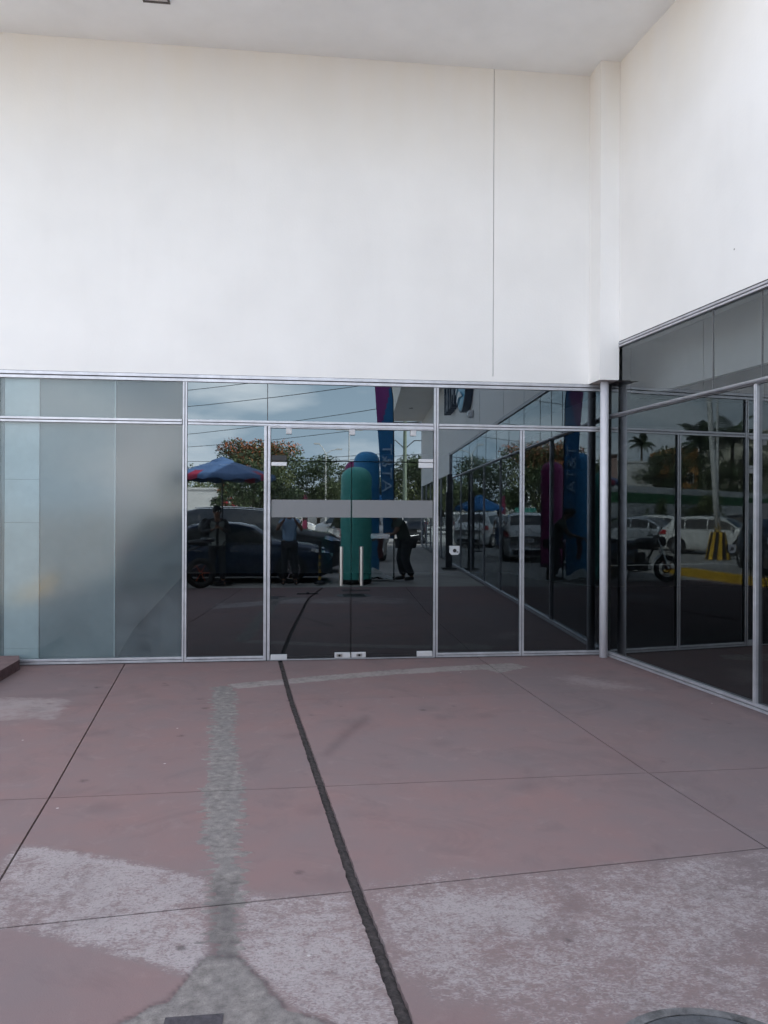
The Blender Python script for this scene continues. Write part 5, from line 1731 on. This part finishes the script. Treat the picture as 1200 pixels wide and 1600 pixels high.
# leaning lamp pole with striped concrete foot
lp = empty('leaning_pole', (-10.95, -14.9, -.03), 0, 'leaning white steel pole on a black and yellow striped concrete foot', 'pole')
MB().tube([(0, 0, .9), (.12, -.02, 2.6), (.36, -.1, 6.2), (.42, -.12, 7.4)], [.11, .10, .09, .085], 14).build('pole', M['white_paint'], lp, smooth=True)
n = 8
V = []; F = []
base = MB()
for k in range(n * 2):
    a0, a1 = 2 * PI * k / (n * 2), 2 * PI * (k + 1) / (n * 2)
    tw = .25
    V = [(.42 * math.cos(a0), .42 * math.sin(a0), 0), (.42 * math.cos(a1), .42 * math.sin(a1), 0), (.25 * math.cos(a1 + tw), .25 * math.sin(a1 + tw), .95), (.25 * math.cos(a0 + tw), .25 * math.sin(a0 + tw), .95)]
    base.add(V, [(0, 1, 2, 3)], k % 2)
base.add([(.25 * math.cos(2 * PI * k / 16 + .25), .25 * math.sin(2 * PI * k / 16 + .25), .95) for k in range(16)], [tuple(range(16))], 0)
base.build('striped_foot', [M['yellow'], mat('stripe_black', (.03, .022, .018), .7)], lp)
pole_lamp('thin straight white pole behind the leaning one', (-12.9, -17.2, 0), 7.2, [(.3, .1)], .06)
ep = empty('electricity_pole', (8.55, -49.5, 0), 0, 'grey-green electricity pole with drooping cross arms and insulators', 'pole')
MB().tube([(0, 0, 0), (0, 0, 9.2)], [.17, .12], 10).build('pole', mat('pole_green', (.25, .30, .22), .7), ep)
for s in (1, -1):
    MB().tube([(0, 0, 6.3), (s * .7, 0, 6.95), (s * 1.45, 0, 6.95)], .04, 6).build('cross_arm', M['black'], ep)
    MB().lathe([(.05, 5.9), (.09, 6.0), (.05, 6.1), (.09, 6.2), (.05, 6.3), (.09, 6.4), (.04, 6.9)], 10, M=Matrix.Translation((s * 1.45, 0, 0))).build('insulator', M['black'], ep)
    MB().tube([(0, 0, 8.3), (s * 1.3, 0, 8.3)], .05, 6).build('upper_arm', M['black'], ep)
    MB().lathe([(.05, 8.35), (.08, 8.5), (.04, 8.6)], 8, M=Matrix.Translation((s * 1.3, 0, 0))).build('upper_insulator', M['black'], ep)
tag(ep, group=None)
ep2 = empty('electricity_pole', (-32, -84, 0), 0, 'far electricity pole at the left end of the wires', 'pole')
MB().tube([(0, 0, 0), (0, 0, 9)], [.17, .12], 8).build('pole', M['cement'], ep2)
MB().box((-1.5, -.05, 8.2), (1.5, .05, 8.35)).build('cross_arm', M['black'], ep2)
wi = empty('power_lines', (0, 0, 0), 0, 'dark power lines rising to the right across the sky', 'wires')
for (x0, y0, z0, x1, y1, z1) in [(-32, -84, 9.1, 11.0, -42, 9.3), (-32, -84, 8.4, 10.0, -49.5, 8.45), (-31, -84, 8.4, 7.1, -49.5, 5.95), (-33, -84, 7.2, 9.9, -49.5, 5.95),
                                 (-32, -80, 12, 9.2, -36, 9.7), (-32, -80, 13.5, 9, -36, 10.8), (-33, -84, 6.4, 12, -49.5, 5.0), (-32, -80, 15.5, 8.2, -34, 11.8),
                                 (10, -49.5, 5.95, 24, -44, 6.6), (7.1, -49.5, 8.4, 24, -44, 9), (10, -49.5, 8.4, 24, -44, 9.2)]:
    pts_ = []
    for i in range(17):
        t = i / 16
        pts_.append((x0 + (x1 - x0) * t, y0 + (y1 - y0) * t, z0 + (z1 - z0) * t - .9 * 4 * t * (1 - t)))
    MB().tube(pts_, .022, 4, cap=False).build('wire', M['black'], wi)
# red round sign and small maroon flags seen far off
rsn = empty('red_round_sign', (-3.6, -40, 0), 0, 'round red sign on a thin post left of the photographer', 'sign')
MB().tube([(0, 0, 0), (0, 0, 2.2)], .03, 6).build('post', M['lock'], rsn)
MB().lathe([(0, -.02), (.42, -.02), (.42, .02), (0, .02)], 24, M=Matrix.Translation((0, 0, 2.0)) @ RY).build('disc', mat('sign_red', (.5, .03, .05), .5), rsn)
box('white_mark', (-.06, .025, 1.75), (.06, .03, 2.25), M['white_paint'], rsn)
mf = empty('small_feather_flag', (1.15, -42.5, 0), 0, 'small maroon feather flag by the guard rail', 'flag')
MB().tube([(0, 0, 0), (0, 0, 2.5), (-.12, 0, 2.75)], .02, 6).build('pole', M['black'], mf)
V = []; F = []
for i in range(13):
    z = .5 + 2.2 * i / 12
    V += [(0 - (.12 if i == 12 else 0), 0, z), (-.34 + .12 * (i / 12), .03 * math.sin(i), z)]
for i in range(12): F.append((2 * i, 2 * i + 1, 2 * i + 3, 2 * i + 2))
MB().add(V, F).build('sail', mat('maroon_flag', (.20, .02, .06), .7), mf, smooth=True)
for kk, (x, y, c) in enumerate([(-.6, -44.2, (.05, .25, .2)), (11, -45, (.06, .24, .26))]):
    s_ = empty('shop_banner', (x, y, 0), 0, ['teal banner board by the guard rail', 'teal banner board near the wing end'][kk], 'banner')
    box('board', (-.7, -.03, .5), (.7, .03, 1.9), mat('banner_teal', c, .6), s_)
    for q in (-.6, .6): box('post', (q - .03, -.06, 0), (q + .03, -.031, 1.9), M['lock'], s_)

# fix: a pale gritty edge where the lot meets the paving behind the photographer
tag(box('sunlit_island', (-30, -45.9, -.029), (22, -42.8, .0), M['cement']), kind='structure')
